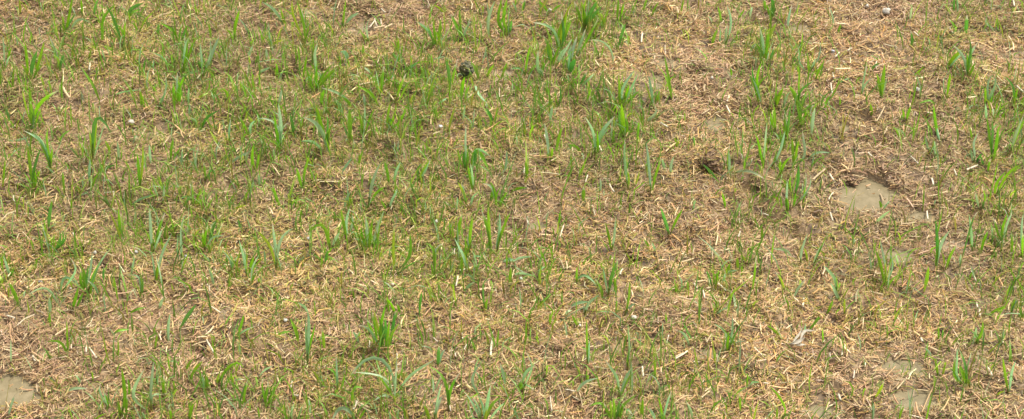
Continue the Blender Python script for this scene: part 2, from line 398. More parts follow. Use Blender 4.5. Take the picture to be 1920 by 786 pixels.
# every plant: blades separated by ';', each blade "colour width x,y x,y ..." measured root to tip
PLANTS = '''
g6 120,66 130,30 135,-4;g5 121,68 119,45 116,20;b5 124,64 146,34 158,34 171,44;d5 117,66 127,48 141,26;g4 126,68 138,58 150,52
g6 190,78 191,35 205,18 216,8;g4 192,82 193,60 197,48
g5 155,30 153,12 152,-2;d5 176,30 178,12 184,-2
y5 37,28 38,15 36,0;d4 36,27 32,14 24,6
g5 231,88 233,60 236,30;g5 233,70 226,50 220,44;d6 216,40 206,20 196,6
d9 57,152 60,120 70,95;g6 53,148 50,110 47,78;g6 62,148 72,120 83,78;g5 60,150 68,135 78,122;y5 55,150 48,130 40,120
b4 8,130 8,100 5,66;g5 12,118 18,98 22,88;b4 10,128 14,112 20,104
g5 22,172 24,150 26,128;g4 23,172 18,155 12,146
g5 1,165 1,145 0,125
d6 112,138 114,115 120,102;b5 112,130 104,95 98,80 92,66;y5 112,120 106,104 98,102
g5 116,192 115,165 118,138
g8 60,236 66,205 85,182 110,170;g7 58,238 57,200 56,165;y4 57,230 48,200 42,170;g9 61,240 60,215 57,190;g5 64,236 72,214 78,205
g6 188,192 178,165 164,142 150,124
y4 84,168 80,152 74,138
g4 164,112 170,96 175,84
b4 208,177 232,172 268,168
d8 242,20 252,12 268,6;g6 240,35 248,22 262,18
g6 259,62 272,36 292,18;g5 258,60 254,48 246,42
g5 335,82 337,62 341,44;g6 334,80 328,58 315,50 299,43;d5 337,80 345,64 350,48
d6 295,68 297,56 298,44
g8 439,78 440,50 449,18;b4 470,70 460,48 447,33;g4 437,76 432,62 424,54
g6 342,134 350,98 353,68;g5 344,134 356,98 366,70;b6 345,130 346,88 352,72
b6 380,140 377,100 375,80;b7 394,112 402,88 411,68;d5 382,138 388,118 396,104;d6 382,132 372,115 362,128;b4 396,100 395,84 394,70
b6 344,148 358,136 373,133
b5 316,140 313,115 302,104 288,100
b3 425,128 424,104 427,80
b7 466,108 467,100 474,86;y4 469,120 468,112 466,104
d5 268,138 270,124 272,112;b4 286,132 287,122 289,112
g8 332,196 335,165 346,144;g6 330,198 326,172 324,152;g6 336,198 338,170 334,150;b5 333,190 331,150 333,136
b5 353,198 353,182 354,164
g5 425,197 427,180 426,169 411,166
b5 395,188 404,180 414,174
y6 368,188 378,179 392,174
g5 466,192 459,172 451,154;g4 462,196 470,178 476,168
b5 295,205 304,186 312,170;b4 314,162 312,150 309,136
g5 265,204 264,184 262,163;g5 270,204 269,192 266,178
g6 642,52 645,25 649,-2;b7 645,50 656,32 673,24
b7 692,82 687,56 688,38 697,31;g5 690,80 681,66 674,56
g6 680,102 681,90 680,80
b6 534,48 520,25 506,10 492,4;g5 532,46 530,30 526,16
g6 573,84 570,45 557,2;g4 572,80 576,60 580,46;y5 545,18 546,8 548,-2
g7 562,142 562,112 558,82;g5 566,150 572,125 575,104
b7 591,160 592,120 588,96 596,80;g7 590,166 606,142 630,112;g7 592,168 612,144 632,128;g6 588,168 580,146 574,128;g6 592,170 593,142 594,118;d5 590,170 600,150 606,136;g6 585,172 582,150 586,134
b9 653,118 650,102 645,95 638,98;g4 655,130 654,120 652,110
y5 503,88 518,78 536,74
b6 478,137 494,132 507,126
g6 517,144 520,132 518,118
b5 499,112 500,102 499,90;g4 486,115 484,104 482,95
b6 664,202 646,180 626,170 603,165;g7 662,204 652,190 642,182
g6 712,202 702,182 690,170 668,160
b6 686,206 684,190 681,174
b5 700,142 692,132 678,124
g6 713,178 717,150 719,124;g5 716,180 708,164 702,156
b6 520,200 526,182 528,168;g5 514,200 508,186 504,176
g8 602,200 603,182 608,168;g6 615,200 618,185 620,172
g6 818,88 815,64 812,38;g8 821,86 824,62 827,36;d7 816,84 806,60 800,44;b5 816,82 800,52 780,40;g5 820,90 812,74 808,60
g7 868,76 856,48 845,27;g5 867,72 862,40 862,14;b5 867,74 874,52 884,40
y5 836,27 824,15 813,9
b7 917,72 914,42 920,18 928,2
g6 932,48 935,22 941,-3;g7 942,40 946,18 951,-3;g5 934,48 944,30 958,14;d6 955,64 957,52 960,38
g5 746,104 747,86 746,68;g4 751,108 754,94 755,82
d6 750,124 746,110 736,100;d6 754,132 768,128 784,116;g5 756,130 780,116 812,115 836,123;g6 752,130 764,126 778,131;y4 768,128 772,116 770,104
d8 844,168 843,145 840,126 835,110;g5 846,165 852,130 858,114
g8 899,150 893,132 885,117
g7 911,147 918,132 926,121
g8 940,147 945,132 951,117;y4 938,147 934,142 930,138
g8 865,186 866,164 871,144;g5 862,184 856,174 852,168;g5 869,186 876,172 880,160
b6 893,150 891,165 899,180 913,193
b4 934,198 934,184 931,170
g5 741,192 749,165 762,137;g4 744,195 756,172 770,150;b4 728,196 730,184 730,168
b5 816,197 828,190 838,184
y6 1050,64 1056,36 1066,14 1080,-6;g6 1058,68 1066,38 1072,6;g6 1047,96 1044,70 1060,28;b6 1048,80 1040,56 1030,46 998,42;g6 1050,90 1062,62 1071,38;d6 1052,98 1058,60 1052,22;g6 1048,92 1058,50 1064,20;g5 1046,90 1040,60 1034,40
g9 1094,54 1098,32 1088,-3;d9 1094,52 1106,26 1120,2;g6 1093,52 1084,20 1076,2;g6 1096,54 1110,34 1126,20;y5 1094,52 1093,20 1100,-4;b6 1092,50 1102,20 1104,-5;d6 1094,52 1112,28 1130,10
g7 1034,124 1033,96 1019,66;g6 1036,126 1042,100 1052,84;b5 1040,126 1062,92 1073,72;d5 1038,124 1028,104 1026,88;b6 1042,118 1052,100 1062,88
b8 1071,122 1072,98 1082,68;b6 1078,108 1090,78 1098,54;g5 1080,110 1108,62 1122,34;b5 1070,122 1066,98 1072,84
d13 1066,140 1071,124 1079,111;b4 1066,140 1066,118 1070,96;g5 1068,142 1078,134 1084,126
g6 1128,48 1122,22 1117,-2;g4 1130,48 1136,30 1142,16;y4 1132,50 1130,34 1126,24
g5 1157,44 1158,18 1160,-5;g4 1158,44 1166,24 1170,6
d7 1159,92 1165,66 1173,44
b5 1151,122 1148,95 1136,80 1120,72 1102,76
g6 984,142 987,118 994,86;d5 986,140 975,126 956,130;g5 988,142 998,128 1010,119
b7 1006,128 1008,112 1009,94;g6 1014,142 1018,130 1020,116;b3 1020,148 1016,132 1006,128
d5 980,22 983,8 985,-4;b4 970,24 966,12 960,4
g6 1030,24 1020,12 1010,2;g5 1032,26 1042,14 1056,8
g6 1034,200 1030,178 1026,160;g6 1046,200 1042,182 1039,164;d5 1048,198 1052,180 1050,160
d6 1085,162 1094,147 1101,134;b5 1088,162 1104,148 1114,138;g4 1084,162 1078,150 1074,146
b4 1070,168 1067,154 1064,138
g5 1098,192 1104,178 1109,166
g8 1162,198 1162,172 1160,140;b6 1164,170 1178,146 1190,132;g6 1166,198 1174,178 1180,160;b5 1158,196 1150,184 1144,172;b5 1186,160 1192,148 1196,138;g5 1168,200 1186,182 1200,170;g4 1160,198 1152,186 1148,178
g6 1261,188 1256,158 1250,126 1246,104;g6 1256,168 1248,140 1234,124
g7 1334,88 1338,70 1346,54;b4 1350,84 1350,66 1352,52
b7 1361,82 1361,62 1363,46;b5 1371,52 1371,30 1362,9
g5 1353,44 1350,26 1346,12;g4 1384,34 1390,26 1396,18;b4 1336,46 1334,36 1328,30
g7 1436,118 1438,84 1441,58;b6 1434,116 1430,74 1424,52;g5 1438,116 1428,96 1416,80;d5 1440,120 1448,100 1452,86
g6 1419,162 1418,142 1428,116;g6 1424,196 1416,162 1404,138;b5 1430,198 1420,166 1412,150;g5 1418,160 1432,146 1442,140;d5 1416,156 1408,136 1412,122
g5 1206,20 1210,6 1214,-4;g5 1220,34 1226,18 1236,2;g4 1276,24 1280,8 1282,-2
b6 1225,200 1222,172 1216,142;g6 1230,192 1234,180 1237,170;y4 1212,160 1208,150 1204,146
g6 1435,22 1434,8 1434,-4
b5 1404,108 1412,84 1424,80 1430,92
g5 1372,142 1371,134 1369,126
d9 1448,34 1450,12 1447,-4;g5 1446,34 1440,20 1438,8
y7 1439,80 1445,62 1456,42
b7 1477,54 1478,36 1485,8
b5 1566,52 1561,28 1554,11;g5 1570,64 1574,52 1578,42
g4 1500,104 1504,80 1505,58
g5 1516,137 1515,115 1514,96;b4 1518,135 1526,118 1530,108;b5 1496,115 1500,98 1496,86;b4 1536,108 1540,90 1536,76
g6 1528,152 1535,132 1546,114
g9 1652,188 1655,154 1659,120;g7 1651,170 1648,152 1644,138;b5 1654,180 1660,156 1664,144
b4 1615,188 1618,154 1626,118;b4 1616,170 1628,148 1642,146
d5 1630,137 1640,122 1651,118
b4 1568,157 1584,149 1593,147
g9 1499,206 1490,176 1479,160;d5 1496,174 1512,160 1528,150;g5 1497,170 1499,145 1497,120;g5 1500,205 1508,185 1512,170
g9 1454,204 1460,180 1469,164;b7 1467,204 1475,180 1482,170;g5 1455,170 1456,150 1460,140
g6 1544,208 1550,188 1559,174;g4 1574,198 1576,188 1573,180
b4 1796,26 1796,12 1795,-3;d5 1790,24 1788,10 1790,-3
d8 1810,70 1812,48 1813,28
d8 1709,88 1711,72 1707,57
g5 1793,66 1791,48 1777,34
b6 1815,138 1816,106 1834,78;b6 1812,118 1800,95 1786,84;g6 1814,148 1815,125 1813,100;g5 1816,146 1824,126 1830,116;d6 1816,120 1822,90 1818,72
g10 1777,128 1784,112 1801,96;y5 1776,126 1770,112 1762,106;b5 1776,130 1790,114 1806,98
b5 1767,152 1774,142 1785,126;g6 1775,184 1778,164 1782,138
g5 1872,58 1871,46 1869,32;b4 1844,40 1850,32 1854,26
g5 1712,142 1722,135 1733,124
b5 1854,196 1851,158 1856,142 1862,140;b6 1868,158 1867,148 1865,139;g5 1846,198 1848,182 1847,164;g6 1857,198 1860,182 1862,168;b4 1852,198 1858,180 1866,166
d5 1902,162 1892,151 1884,144;g6 1900,198 1904,184 1907,168
g5 1757,200 1746,186 1722,194;b5 1706,40 1708,24 1710,8
d5 18,232 16,218 11,202
g6 96,322 88,292 72,264;b6 92,296 82,268 68,254 44,245;g5 94,296 86,262 90,238;g6 96,320 94,300 99,278;b4 90,290 78,256 64,250
g5 108,268 118,252 132,244
b5 20,266 36,262 53,258
g7 58,338 57,312 51,278;d6 60,330 68,302 76,278;g8 66,354 66,338 64,318;y5 66,340 72,326 77,316
g5 4,352 7,328 10,298
d8 173,302 174,245 180,206 196,222 209,250;y6 176,290 178,250 182,218;y4 172,300 170,262 166,240;b4 190,250 194,238 196,232
y6 209,292 204,278 197,263
b6 222,302 222,284 220,264;g4 226,300 228,288 229,278
b4 103,330 97,320 87,312
b6 168,350 167,325 169,298;g6 170,356 178,335 188,320;b6 170,354 156,364 144,370;y4 150,362 148,354 144,346
g5 121,364 119,344 117,320;b4 156,356 155,342 154,330
d5 194,320 204,312 216,310
g5 95,394 96,384 97,374;g4 133,392 134,380 132,372
g7 262,354 261,326 257,288;y5 267,314 268,292 268,270;b4 264,352 260,318 254,306
b6 283,308 281,290 280,272
g6 320,304 320,284 325,258;g4 322,300 332,286 338,278;b5 339,312 341,296 342,276
d6 374,248 386,220 411,207;b4 374,240 366,224 356,220;g5 372,250 378,236 382,226
b5 355,220 355,208 356,194
b5 430,268 429,246 433,222;b4 430,266 436,258 440,262
g6 467,258 459,236 446,217;b6 470,256 468,236 478,226;g5 464,258 474,262 486,268
b6 428,308 444,296 470,284
g9 477,318 472,298 475,272;g6 480,320 484,300 486,288
y6 412,278 401,256 392,244
g5 385,338 384,320 382,304;d4 386,336 392,324 398,318
b5 240,386 264,372 292,365
b5 305,382 307,364 308,346;b5 298,372 292,358 286,344;g4 292,374 286,364 282,356
g6 363,390 361,362 360,338;g5 364,388 372,366 380,352;d5 362,384 352,366 338,372;g5 365,390 374,380 378,372
b4 466,378 470,358 476,338;g6 460,378 461,368 464,360
y5 434,392 448,388 464,384
b8 526,268 527,232 522,194;g6 525,284 518,244 514,214;b5 526,240 512,224 498,220 484,222;b4 528,240 536,228 542,230;g4 524,284 522,262 520,250
d7 551,254 549,234 544,214
b9 618,288 606,250 592,226 568,220;g9 616,280 602,236 592,196;g6 614,262 620,236 626,228;d6 612,260 616,230 612,212
g9 657,268 656,238 655,203;d6 656,262 648,244 642,228
g6 680,254 678,230 672,206;g5 684,252 692,224 702,204;b4 682,252 684,222 684,198
b8 608,284 594,270 582,263 564,265
g6 568,354 570,324 579,294;g7 567,356 561,334 556,314
g5 587,340 584,324 580,312;g4 590,345 592,332 594,324
g6 670,316 676,294 684,274
b7 690,390 694,358 703,325 714,304;g6 692,384 704,362 722,350
g7 526,390 518,372 511,348
b6 638,328 648,312 660,296
b6 516,304 514,290 512,278;g4 510,304 508,294 505,285
y5 545,390 549,376 562,372 574,380;g4 552,390 556,376 560,366
b6 644,396 649,372 659,358;g5 650,394 654,380 656,372
b5 486,350 486,338 484,326;g4 492,352 496,340 498,332
g6 725,244 727,218 731,194;g5 737,226 741,210 744,194;g6 753,228 757,212 762,198;d6 738,240 732,226 726,218
y8 840,248 846,222 854,196
b5 867,228 870,212 872,194;g5 815,230 815,214 815,198
d8 922,234 920,217 911,202;g4 924,234 930,220 932,208
g9 877,322 876,296 878,276;d7 874,318 868,294 876,276;b5 874,300 872,262 874,234;d7 884,316 892,296 891,278;g9 882,314 890,276 904,290 916,318;b8 882,310 892,276 906,282 920,294;g5 872,318 862,300 858,280
g6 887,360 882,338 877,310;b5 888,358 886,330 882,306
b6 944,324 950,304 950,282
g7 730,348 727,326 721,302;b6 737,346 742,322 751,304
y6 784,338 792,322 804,300;b6 800,316 804,306 808,296;d5 782,318 788,310 790,306
y6 876,388 870,362 859,342;b6 882,386 886,368 898,360;b4 872,372 868,350 866,344
g6 930,390 930,364 940,348;g8 918,378 924,362 928,352;b5 932,384 922,346 904,344;g5 934,390 942,372 952,360;g5 932,386 926,350 918,340
d5 769,348 768,336 770,322;b5 800,398 798,388 797,376
b6 728,394 735,374 746,356;g5 726,394 718,382 714,376
g5 796,294 794,280 792,268;g4 786,292 786,280 784,270;b4 744,284 746,276 748,262
b5 856,398 857,386 858,370
b7 1029,304 1028,274 1024,248 1021,231;g6 1032,300 1035,288 1036,276
g7 1042,288 1046,264 1054,238
b7 1116,294 1116,260 1108,235 1096,218;b8 1118,282 1124,252 1136,236 1153,218;g7 1121,290 1121,268 1120,240;b6 1119,280 1126,256 1141,241
g10 1170,258 1168,228 1165,194;g6 1174,256 1176,234 1172,212;d6 1168,256 1162,230 1160,206
b6 1180,358 1174,332 1171,300 1170,272 1172,260;g6 1178,354 1180,334 1176,316
g7 988,338 988,322 985,303
g6 956,357 972,353 988,352
g9 1093,380 1094,366 1094,350
g6 1092,287 1082,275 1066,271;d4 1070,286 1070,278 1068,270
y3 1138,308 1140,292 1148,285 1156,293
b5 1124,362 1127,348 1125,334;y4 1190,350 1196,334 1199,320
g6 1194,268 1196,250 1198,228;b6 1030,230 1033,214 1036,198
g5 984,258 983,244 982,226;g5 1000,250 998,238 995,226
g4 1146,274 1150,256 1152,240;y4 1104,300 1106,286 1110,276
g6 1222,368 1226,338 1240,296;b6 1219,342 1217,312 1212,268
b6 1248,322 1244,308 1241,298;b7 1257,328 1258,308 1263,294
b6 1367,330 1368,304 1366,282;g4 1366,320 1364,300 1368,270
b5 1432,314 1434,274 1438,230;g6 1424,280 1422,264 1416,250
b6 1368,326 1392,318 1414,322 1434,336;b5 1403,312 1407,304 1412,296
d5 1347,338 1333,322 1318,308
g6 1361,392 1358,376 1354,362;b5 1299,393 1302,382 1304,374
b7 1232,212 1232,206 1228,198;g5 1204,232 1203,220 1200,212
g6 1270,278 1268,268 1265,258;d4 1302,274 1302,264 1298,256
g7 1455,250 1452,222 1450,194;g5 1452,246 1446,224 1444,208
d8 1478,240 1480,216 1483,194;g6 1475,258 1474,240 1468,216
g7 1502,238 1499,214 1494,194;g5 1500,240 1508,220 1514,206
b8 1522,254 1523,228 1528,202
b6 1465,278 1468,262 1472,246;g6 1448,312 1454,294 1458,276
b6 1512,294 1508,272 1504,244;g7 1488,314 1487,292 1485,258;g6 1489,310 1494,280 1498,262
g6 1463,328 1470,306 1487,290;g5 1464,330 1462,310 1464,296
b5 1513,300 1524,288 1540,284 1557,287
d7 1489,370 1497,340 1497,308;b5 1512,350 1512,336 1510,322;g5 1484,364 1480,340 1484,326
g9 1477,398 1476,384 1474,370;b6 1474,374 1476,354 1476,338;g4 1466,390 1464,374 1462,364
g5 1506,380 1508,364 1510,348;g6 1487,388 1490,376 1492,362;b4 1520,352 1522,336 1518,322
g7 1634,218 1634,206 1632,194
g6 1653,394 1652,384 1648,376;b4 1655,392 1662,384 1668,376
g7 1699,228 1703,212 1708,198;g5 1696,226 1694,212 1692,204
g7 1753,226 1752,210 1750,196;b6 1762,268 1759,254 1757,240
b5 1755,294 1753,280 1752,264;b5 1744,284 1738,272 1735,256;d4 1748,286 1750,272 1750,264
b5 1829,290 1823,268 1835,248;b5 1826,308 1823,296 1820,280;d5 1830,306 1836,294 1842,288
g7 1860,288 1855,254 1850,218;g7 1862,304 1868,272 1872,238;d6 1858,286 1862,250 1860,226
b6 1850,228 1849,212 1848,194;g5 1866,216 1868,204 1870,192
b7 1894,288 1903,256 1920,214;g6 1898,280 1912,240 1924,222
g8 1864,370 1868,342 1886,322;g6 1890,322 1900,316 1916,308
g5 1852,324 1854,310 1857,298;d5 1846,312 1840,296 1836,290
b5 1837,392 1832,376 1829,362;g5 1848,376 1846,360 1840,348
g5 1822,264 1821,250 1818,238
d8 88,432 92,410 96,380;b4 90,430 100,422 108,418
b7 19,520 13,500 6,478;g4 18,520 24,508 26,500
g8 36,574 28,552 17,530;y4 16,560 16,545 15,534;b4 44,564 45,550 48,544
y6 3,532 4,526 0,516;y4 8,545 6,536 2,528
g10 160,545 158,522 156,503;b5 162,540 170,505 173,474;g10 165,545 178,512 191,484;d6 162,548 162,520 166,498;b4 176,520 192,482 208,466;g6 158,545 150,528 152,508
g8 134,582 142,558 147,536;g6 140,580 150,562 156,548
b6 186,556 178,536 164,526;g5 170,556 170,545 172,530
b6 112,550 117,522 126,515 142,532;b5 148,502 140,494 131,482
d5 193,528 194,516 194,500;y5 214,542 214,530 212,520
b6 110,574 96,543 82,535 66,545 52,553
b7 93,592 94,576 92,558
y5 230,458 219,426 206,398;g8 226,444 224,416 222,390
b3 194,590 199,574 193,564 197,548
d4 114,452 114,440 110,430;d4 119,454 120,442 116,432;d4 123,452 124,442 124,434;d3 116,454 120,442 121,433;g3 100,470 101,450 102,438
b7 284,475 283,432 280,390;g6 288,468 297,430 310,398;b5 286,472 300,440 304,430
b6 293,526 298,494 306,468 322,438;g7 292,528 294,510 298,494;b5 290,510 287,490 284,472
b7 340,494 340,462 338,432 342,410;b4 336,492 332,470 334,440
y4 342,500 350,486 354,470;b4 340,515 342,502 342,490
g7 384,470 383,448 390,422;d9 390,460 398,432 406,412;y5 382,468 380,446 381,430;b4 393,450 404,441 420,442
g5 264,555 265,534 264,512;d4 266,552 268,536 268,520;b4 262,516 252,514 244,516
b7 463,520 459,492 453,466 448,450;g7 466,515 470,498 476,482;b4 462,515 462,490 456,462
b6 401,538 398,520 391,503
b7 297,578 302,568 307,556
g5 238,588 255,580 274,576
b6 434,510 437,492 432,476;b4 434,495 428,480 414,468;b4 431,508 440,488 448,478;d4 424,498 426,486 422,480
d5 450,428 449,420 446,410
d9 334,618 350,594 368,571
b5 244,518 250,494 253,476
g5 470,535 474,524 479,512;b4 472,500 480,488 486,478
b7 518,508 518,474 513,438 511,418;b7 519,480 524,452 533,434 550,428;y6 514,482 504,456 491,441 478,430;b5 497,498 497,484 495,468
g7 620,480 618,452 610,424 600,411 588,424 573,444;g5 619,470 606,420 592,408
b7 622,462 629,447 637,436
d6 610,500 611,485 614,468;g4 605,500 604,486 602,476
b7 652,446 648,416 656,390;g6 650,448 644,420 639,392;b5 654,440 662,414 660,402
g8 691,470 694,442 698,412;b8 690,466 688,432 686,403;b8 696,466 708,426 720,396;b6 688,464 678,450 660,448;d6 694,472 706,452 710,434;g6 688,468 678,440 676,426
b6 579,592 573,576 558,567
g7 716,585 728,570 740,552
y6 739,514 737,472 739,422
g7 771,480 770,460 769,436;d5 742,513 765,498 788,487
g7 814,524 815,492 814,460 798,455;b4 814,470 820,456 832,457;g4 812,520 810,500 808,490
g8 855,455 860,428 866,402;g5 846,446 844,430 842,412;y4 852,450 848,432 850,420
b7 876,512 870,478 858,460 852,446;g7 866,515 866,496 865,478;y5 880,508 874,488 868,470
g8 882,472 880,448 886,408;b5 881,470 877,450 880,434
g8 920,476 917,434 915,388;g6 918,450 912,420 902,392
b9 931,474 934,450 941,428;b6 934,452 938,420 936,398;g6 936,450 946,420 958,396
b6 885,483 892,479 903,482
b4 892,535 884,516 870,515
b7 869,548 878,536 890,529
d7 786,594 787,572 791,548
g8 742,590 735,572 724,558;g6 752,592 748,580 744,568;g5 730,590 728,575 728,560
g6 954,535 956,520 958,500
b8 942,490 952,486 966,488
g6 909,584 911,572 914,560;d5 904,528 914,520 922,517
b6 958,492 970,484 997,481
b6 958,517 972,511 990,515 1003,517;b6 1003,518 1012,506 1022,499;b4 962,500 966,492 972,488
b6 1076,528 1086,518 1096,514 1106,520 1118,534;g6 1081,532 1081,518 1082,500
g7 1004,582 1016,567 1034,552
d8 1141,556 1145,522 1158,487;g7 1155,555 1154,540 1152,520;b4 1133,516 1132,506 1130,500
g7 1130,565 1129,544 1116,522
b7 1062,576 1084,567 1104,566;b7 1102,568 1112,562 1124,552;b5 1096,590 1096,578 1092,570
g6 1178,570 1180,550 1181,528;b6 1170,592 1180,575 1192,568
g6 1146,470 1142,444 1135,418;b6 1152,446 1153,428 1154,408
g5 1048,424 1049,408 1051,392;b4 1026,420 1024,408 1030,398
b6 1058,592 1064,584 1072,582
d8 1257,444 1248,417 1239,390;g6 1258,434 1267,414 1280,392
g5 1218,466 1214,458 1207,448;b5 1229,474 1227,464 1222,454
g7 1429,454 1429,440 1428,424
b7 1278,545 1279,526 1272,517;g6 1290,545 1290,536 1288,526;g4 1266,552 1268,542 1266,534
g7 1340,540 1338,514 1335,490;g5 1346,536 1344,520 1348,506;d4 1336,538 1330,518 1324,506
g7 1384,508 1383,496 1382,482;g6 1357,520 1364,506 1370,492;b4 1360,514 1370,508 1382,507;y5 1400,494 1396,484 1388,478
b6 1356,534 1357,524 1360,512
b6 1368,560 1374,546 1378,560 1378,577
b5 1338,590 1354,581 1368,574;y4 1378,544 1392,534 1408,522
g5 1410,548 1415,514 1418,478
b6 1488,482 1474,468 1448,466;b6 1502,496 1501,474 1514,438;y5 1515,492 1512,476 1508,466
b7 1523,500 1532,476 1547,452;g5 1544,454 1550,440 1556,428
b7 1638,420 1654,406 1670,394
y5 1474,548 1464,522 1452,508;b6 1487,560 1495,542 1510,524
b7 1567,522 1556,510 1544,498;g5 1569,552 1569,538 1568,520
b8 1577,565 1566,546 1557,530;y6 1580,560 1586,548 1592,538
y5 1584,590 1583,572 1584,560;g6 1548,590 1556,578 1562,562
g7 1650,490 1646,480 1641,468;b5 1662,505 1656,478 1650,450;y5 1660,535 1660,515 1660,492;b4 1676,500 1672,484 1668,474
b5 1604,460 1600,448 1596,440
g8 1755,506 1757,480 1759,458;d7 1758,470 1757,440 1754,412;b7 1760,470 1768,448 1781,432
g6 1773,506 1779,484 1794,458
g8 1732,548 1738,524 1741,500
b6 1824,476 1822,444 1817,402;g4 1822,470 1820,450 1819,440
g6 1839,478 1843,454 1853,432
b5 1800,500 1800,488 1802,476;d4 1826,400 1836,388 1836,396
g8 1896,590 1900,568 1905,555;b4 1900,575 1906,562 1912,560
g6 1848,593 1866,582 1887,574
g6 1880,455 1878,430 1889,400;b5 1882,450 1886,424 1898,398;g5 1868,430 1866,416 1862,408
g5 1897,478 1898,456 1896,436
g6 1917,486 1917,460 1918,436;b5 1915,420 1917,408 1919,400
b5 1684,500 1682,486 1679,474
b3 1830,528 1825,514 1820,498;g4 1818,526 1820,516 1824,508
b6 13,784 20,762 29,737
g6 118,644 108,637 88,641;g4 126,665 126,632 125,600;g5 128,668 128,650 127,630
g5 94,614 93,600 93,586
b6 118,734 140,727 164,729
g6 204,625 222,619 242,618
g6 205,765 200,752 196,736;b4 188,740 184,726 190,718
g5 173,788 188,779 201,775
b10 114,790 116,782 119,775
g8 236,744 232,718 228,690;g6 236,780 237,762 238,740;g5 226,782 224,764 222,752
b5 152,718 148,712 142,702;g4 174,716 174,706 172,696
g4 221,670 222,652 221,636
b6 316,644 315,614 319,588;g5 290,655 292,642 295,626
b7 284,770 282,734 285,704 288,678;b8 244,750 255,718 271,692;g6 240,746 243,728 240,710;b4 284,740 292,736 302,740
g7 306,745 306,724 308,702;y4 312,740 308,730 304,720
y5 323,748 326,738 332,730
g6 347,700 352,684 363,672;g7 354,714 364,694 380,677
g8 405,724 420,696 438,680 448,675 457,690;y5 406,722 408,708 412,700;b4 434,716 446,710 460,712
g7 453,764 458,740 464,712
g6 444,630 453,608 457,590;b6 438,632 460,618 484,610
b6 384,735 382,718 378,700;g5 390,732 388,716 386,705
g8 352,790 357,774 362,756;g6 320,790 320,778 318,764;b4 274,792 270,778 266,772
g8 561,645 554,616 544,598
b8 576,670 578,638 580,600 577,582;b6 576,650 572,618 574,596;g6 578,655 586,630 591,606;g4 576,690 576,672 576,656
g7 608,660 607,640 604,618
g6 512,632 529,623 546,622
b6 632,738 632,704 630,662;g6 633,710 626,692 611,690;g4 636,735 644,715 646,702
b5 606,720 604,710 601,698;y5 598,722 594,704 585,694;g4 600,724 610,714 612,706
b8 740,738 739,704 728,678 710,662 690,664 675,680 657,704;b5 740,752 741,722 743,688;b6 742,745 728,708 704,701 664,698;b6 742,740 764,706 798,684 816,674;b6 740,750 722,738 700,752;g5 741,748 726,726 710,704;b5 738,740 722,716 712,700
g6 659,760 660,732 668,721 681,729
g7 499,765 508,742 517,722;g5 498,740 504,724 502,714;g4 492,728 490,714 494,708
b6 482,708 495,694 512,686
b8 668,792 656,768 640,760 630,770 622,790;g5 668,790 680,776 686,766
b5 582,780 581,764 579,748
g4 486,786 485,774 483,762;b4 548,790 546,770 552,756
d8 725,655 724,628 722,595;d8 730,650 737,612 741,584;g7 714,652 712,618 722,574;g6 708,650 704,616 698,586;g6 716,655 716,620 710,590;b6 706,640 690,612 672,609;g6 720,656 728,628 730,600;g6 702,650 700,626 690,604;d6 712,655 720,626 716,604;y5 718,650 708,612 700,580;g6 727,656 732,630 748,606
b6 673,644 669,632 662,622
d8 820,690 822,668 823,648;b5 823,685 828,662 836,654
g6 842,772 840,742 838,720;g7 839,726 832,706 821,691 803,686;g7 841,740 850,716 863,697
b6 812,742 813,724 811,706;b4 815,730 822,716 828,706
b6 906,752 896,736 882,718 884,702 896,688 908,671
b7 948,730 946,708 937,680
b7 906,792 882,748 868,732;b8 908,790 915,748 920,722;b5 904,786 896,760 884,742;g7 910,788 922,756 938,745;b6 914,790 932,768 946,755;y7 907,796 910,780 914,766;b5 908,788 906,760 896,742
b8 813,790 819,764 828,744;b5 822,740 825,730 828,720
g9 806,790 802,776 795,759
g5 932,655 933,636 935,617;g4 928,652 926,640 924,632
b5 743,790 745,780 748,766;b4 734,790 731,778 729,770
g5 892,660 888,648 884,638
b7 1102,690 1103,664 1106,638;g5 1100,625 1100,612 1100,598
g6 1176,694 1177,672 1181,650;b4 1181,654 1179,630 1177,606
b6 1161,744 1160,712 1150,696 1134,674;b7 1163,740 1174,706 1184,690;g5 1164,742 1180,704 1202,688
g7 1152,792 1152,768 1150,746;g6 1138,780 1136,760 1122,752 1104,763;g6 1156,790 1166,760 1196,738;y6 1146,790 1146,770 1144,750;g7 1162,790 1165,772 1168,756;b5 1174,782 1176,764 1186,778;g6 1148,788 1138,768 1132,756;d6 1154,790 1160,765 1162,750
b8 1078,738 1090,720 1106,712 1122,709
g8 977,734 977,724 975,710;b7 978,722 984,698 1004,684;b4 982,718 992,724 1002,732;b4 1002,684 994,674 986,660
g6 1084,612 1078,602 1072,590;g5 1030,610 1031,600 1031,588
g5 1008,640 1007,628 1006,616
b6 1294,650 1287,632 1280,622 1270,620
d6 1304,644 1291,626 1281,604;g5 1250,605 1249,596 1248,586
g7 1364,660 1364,640 1366,622;b5 1366,650 1360,620 1350,612 1339,608;b6 1368,648 1374,618 1373,588;d6 1370,645 1384,614 1405,587;b4 1368,650 1374,636 1378,640
b5 1242,792 1250,758 1259,732;g5 1240,765 1238,756 1234,746
g7 1205,792 1204,770 1205,746;b5 1230,792 1226,778 1217,764
b6 1300,790 1296,770 1286,752
g5 1388,775 1388,758 1386,738
g4 1400,728 1401,716 1402,700;b5 1406,720 1412,716 1424,717
g6 1542,588 1534,596 1526,604;b5 1508,628 1509,618 1511,606
g6 1466,632 1450,618 1438,610
g5 1543,644 1543,632 1542,616;g4 1560,650 1562,640 1567,628
g6 1478,776 1461,742 1443,724;g5 1456,792 1457,778 1457,762
y6 1638,748 1650,732 1658,714
b6 1636,792 1637,776 1638,756
g8 1786,706 1790,682 1790,660;g9 1813,724 1808,706 1799,684;d7 1812,690 1805,668 1797,652;b5 1790,704 1796,672 1794,652
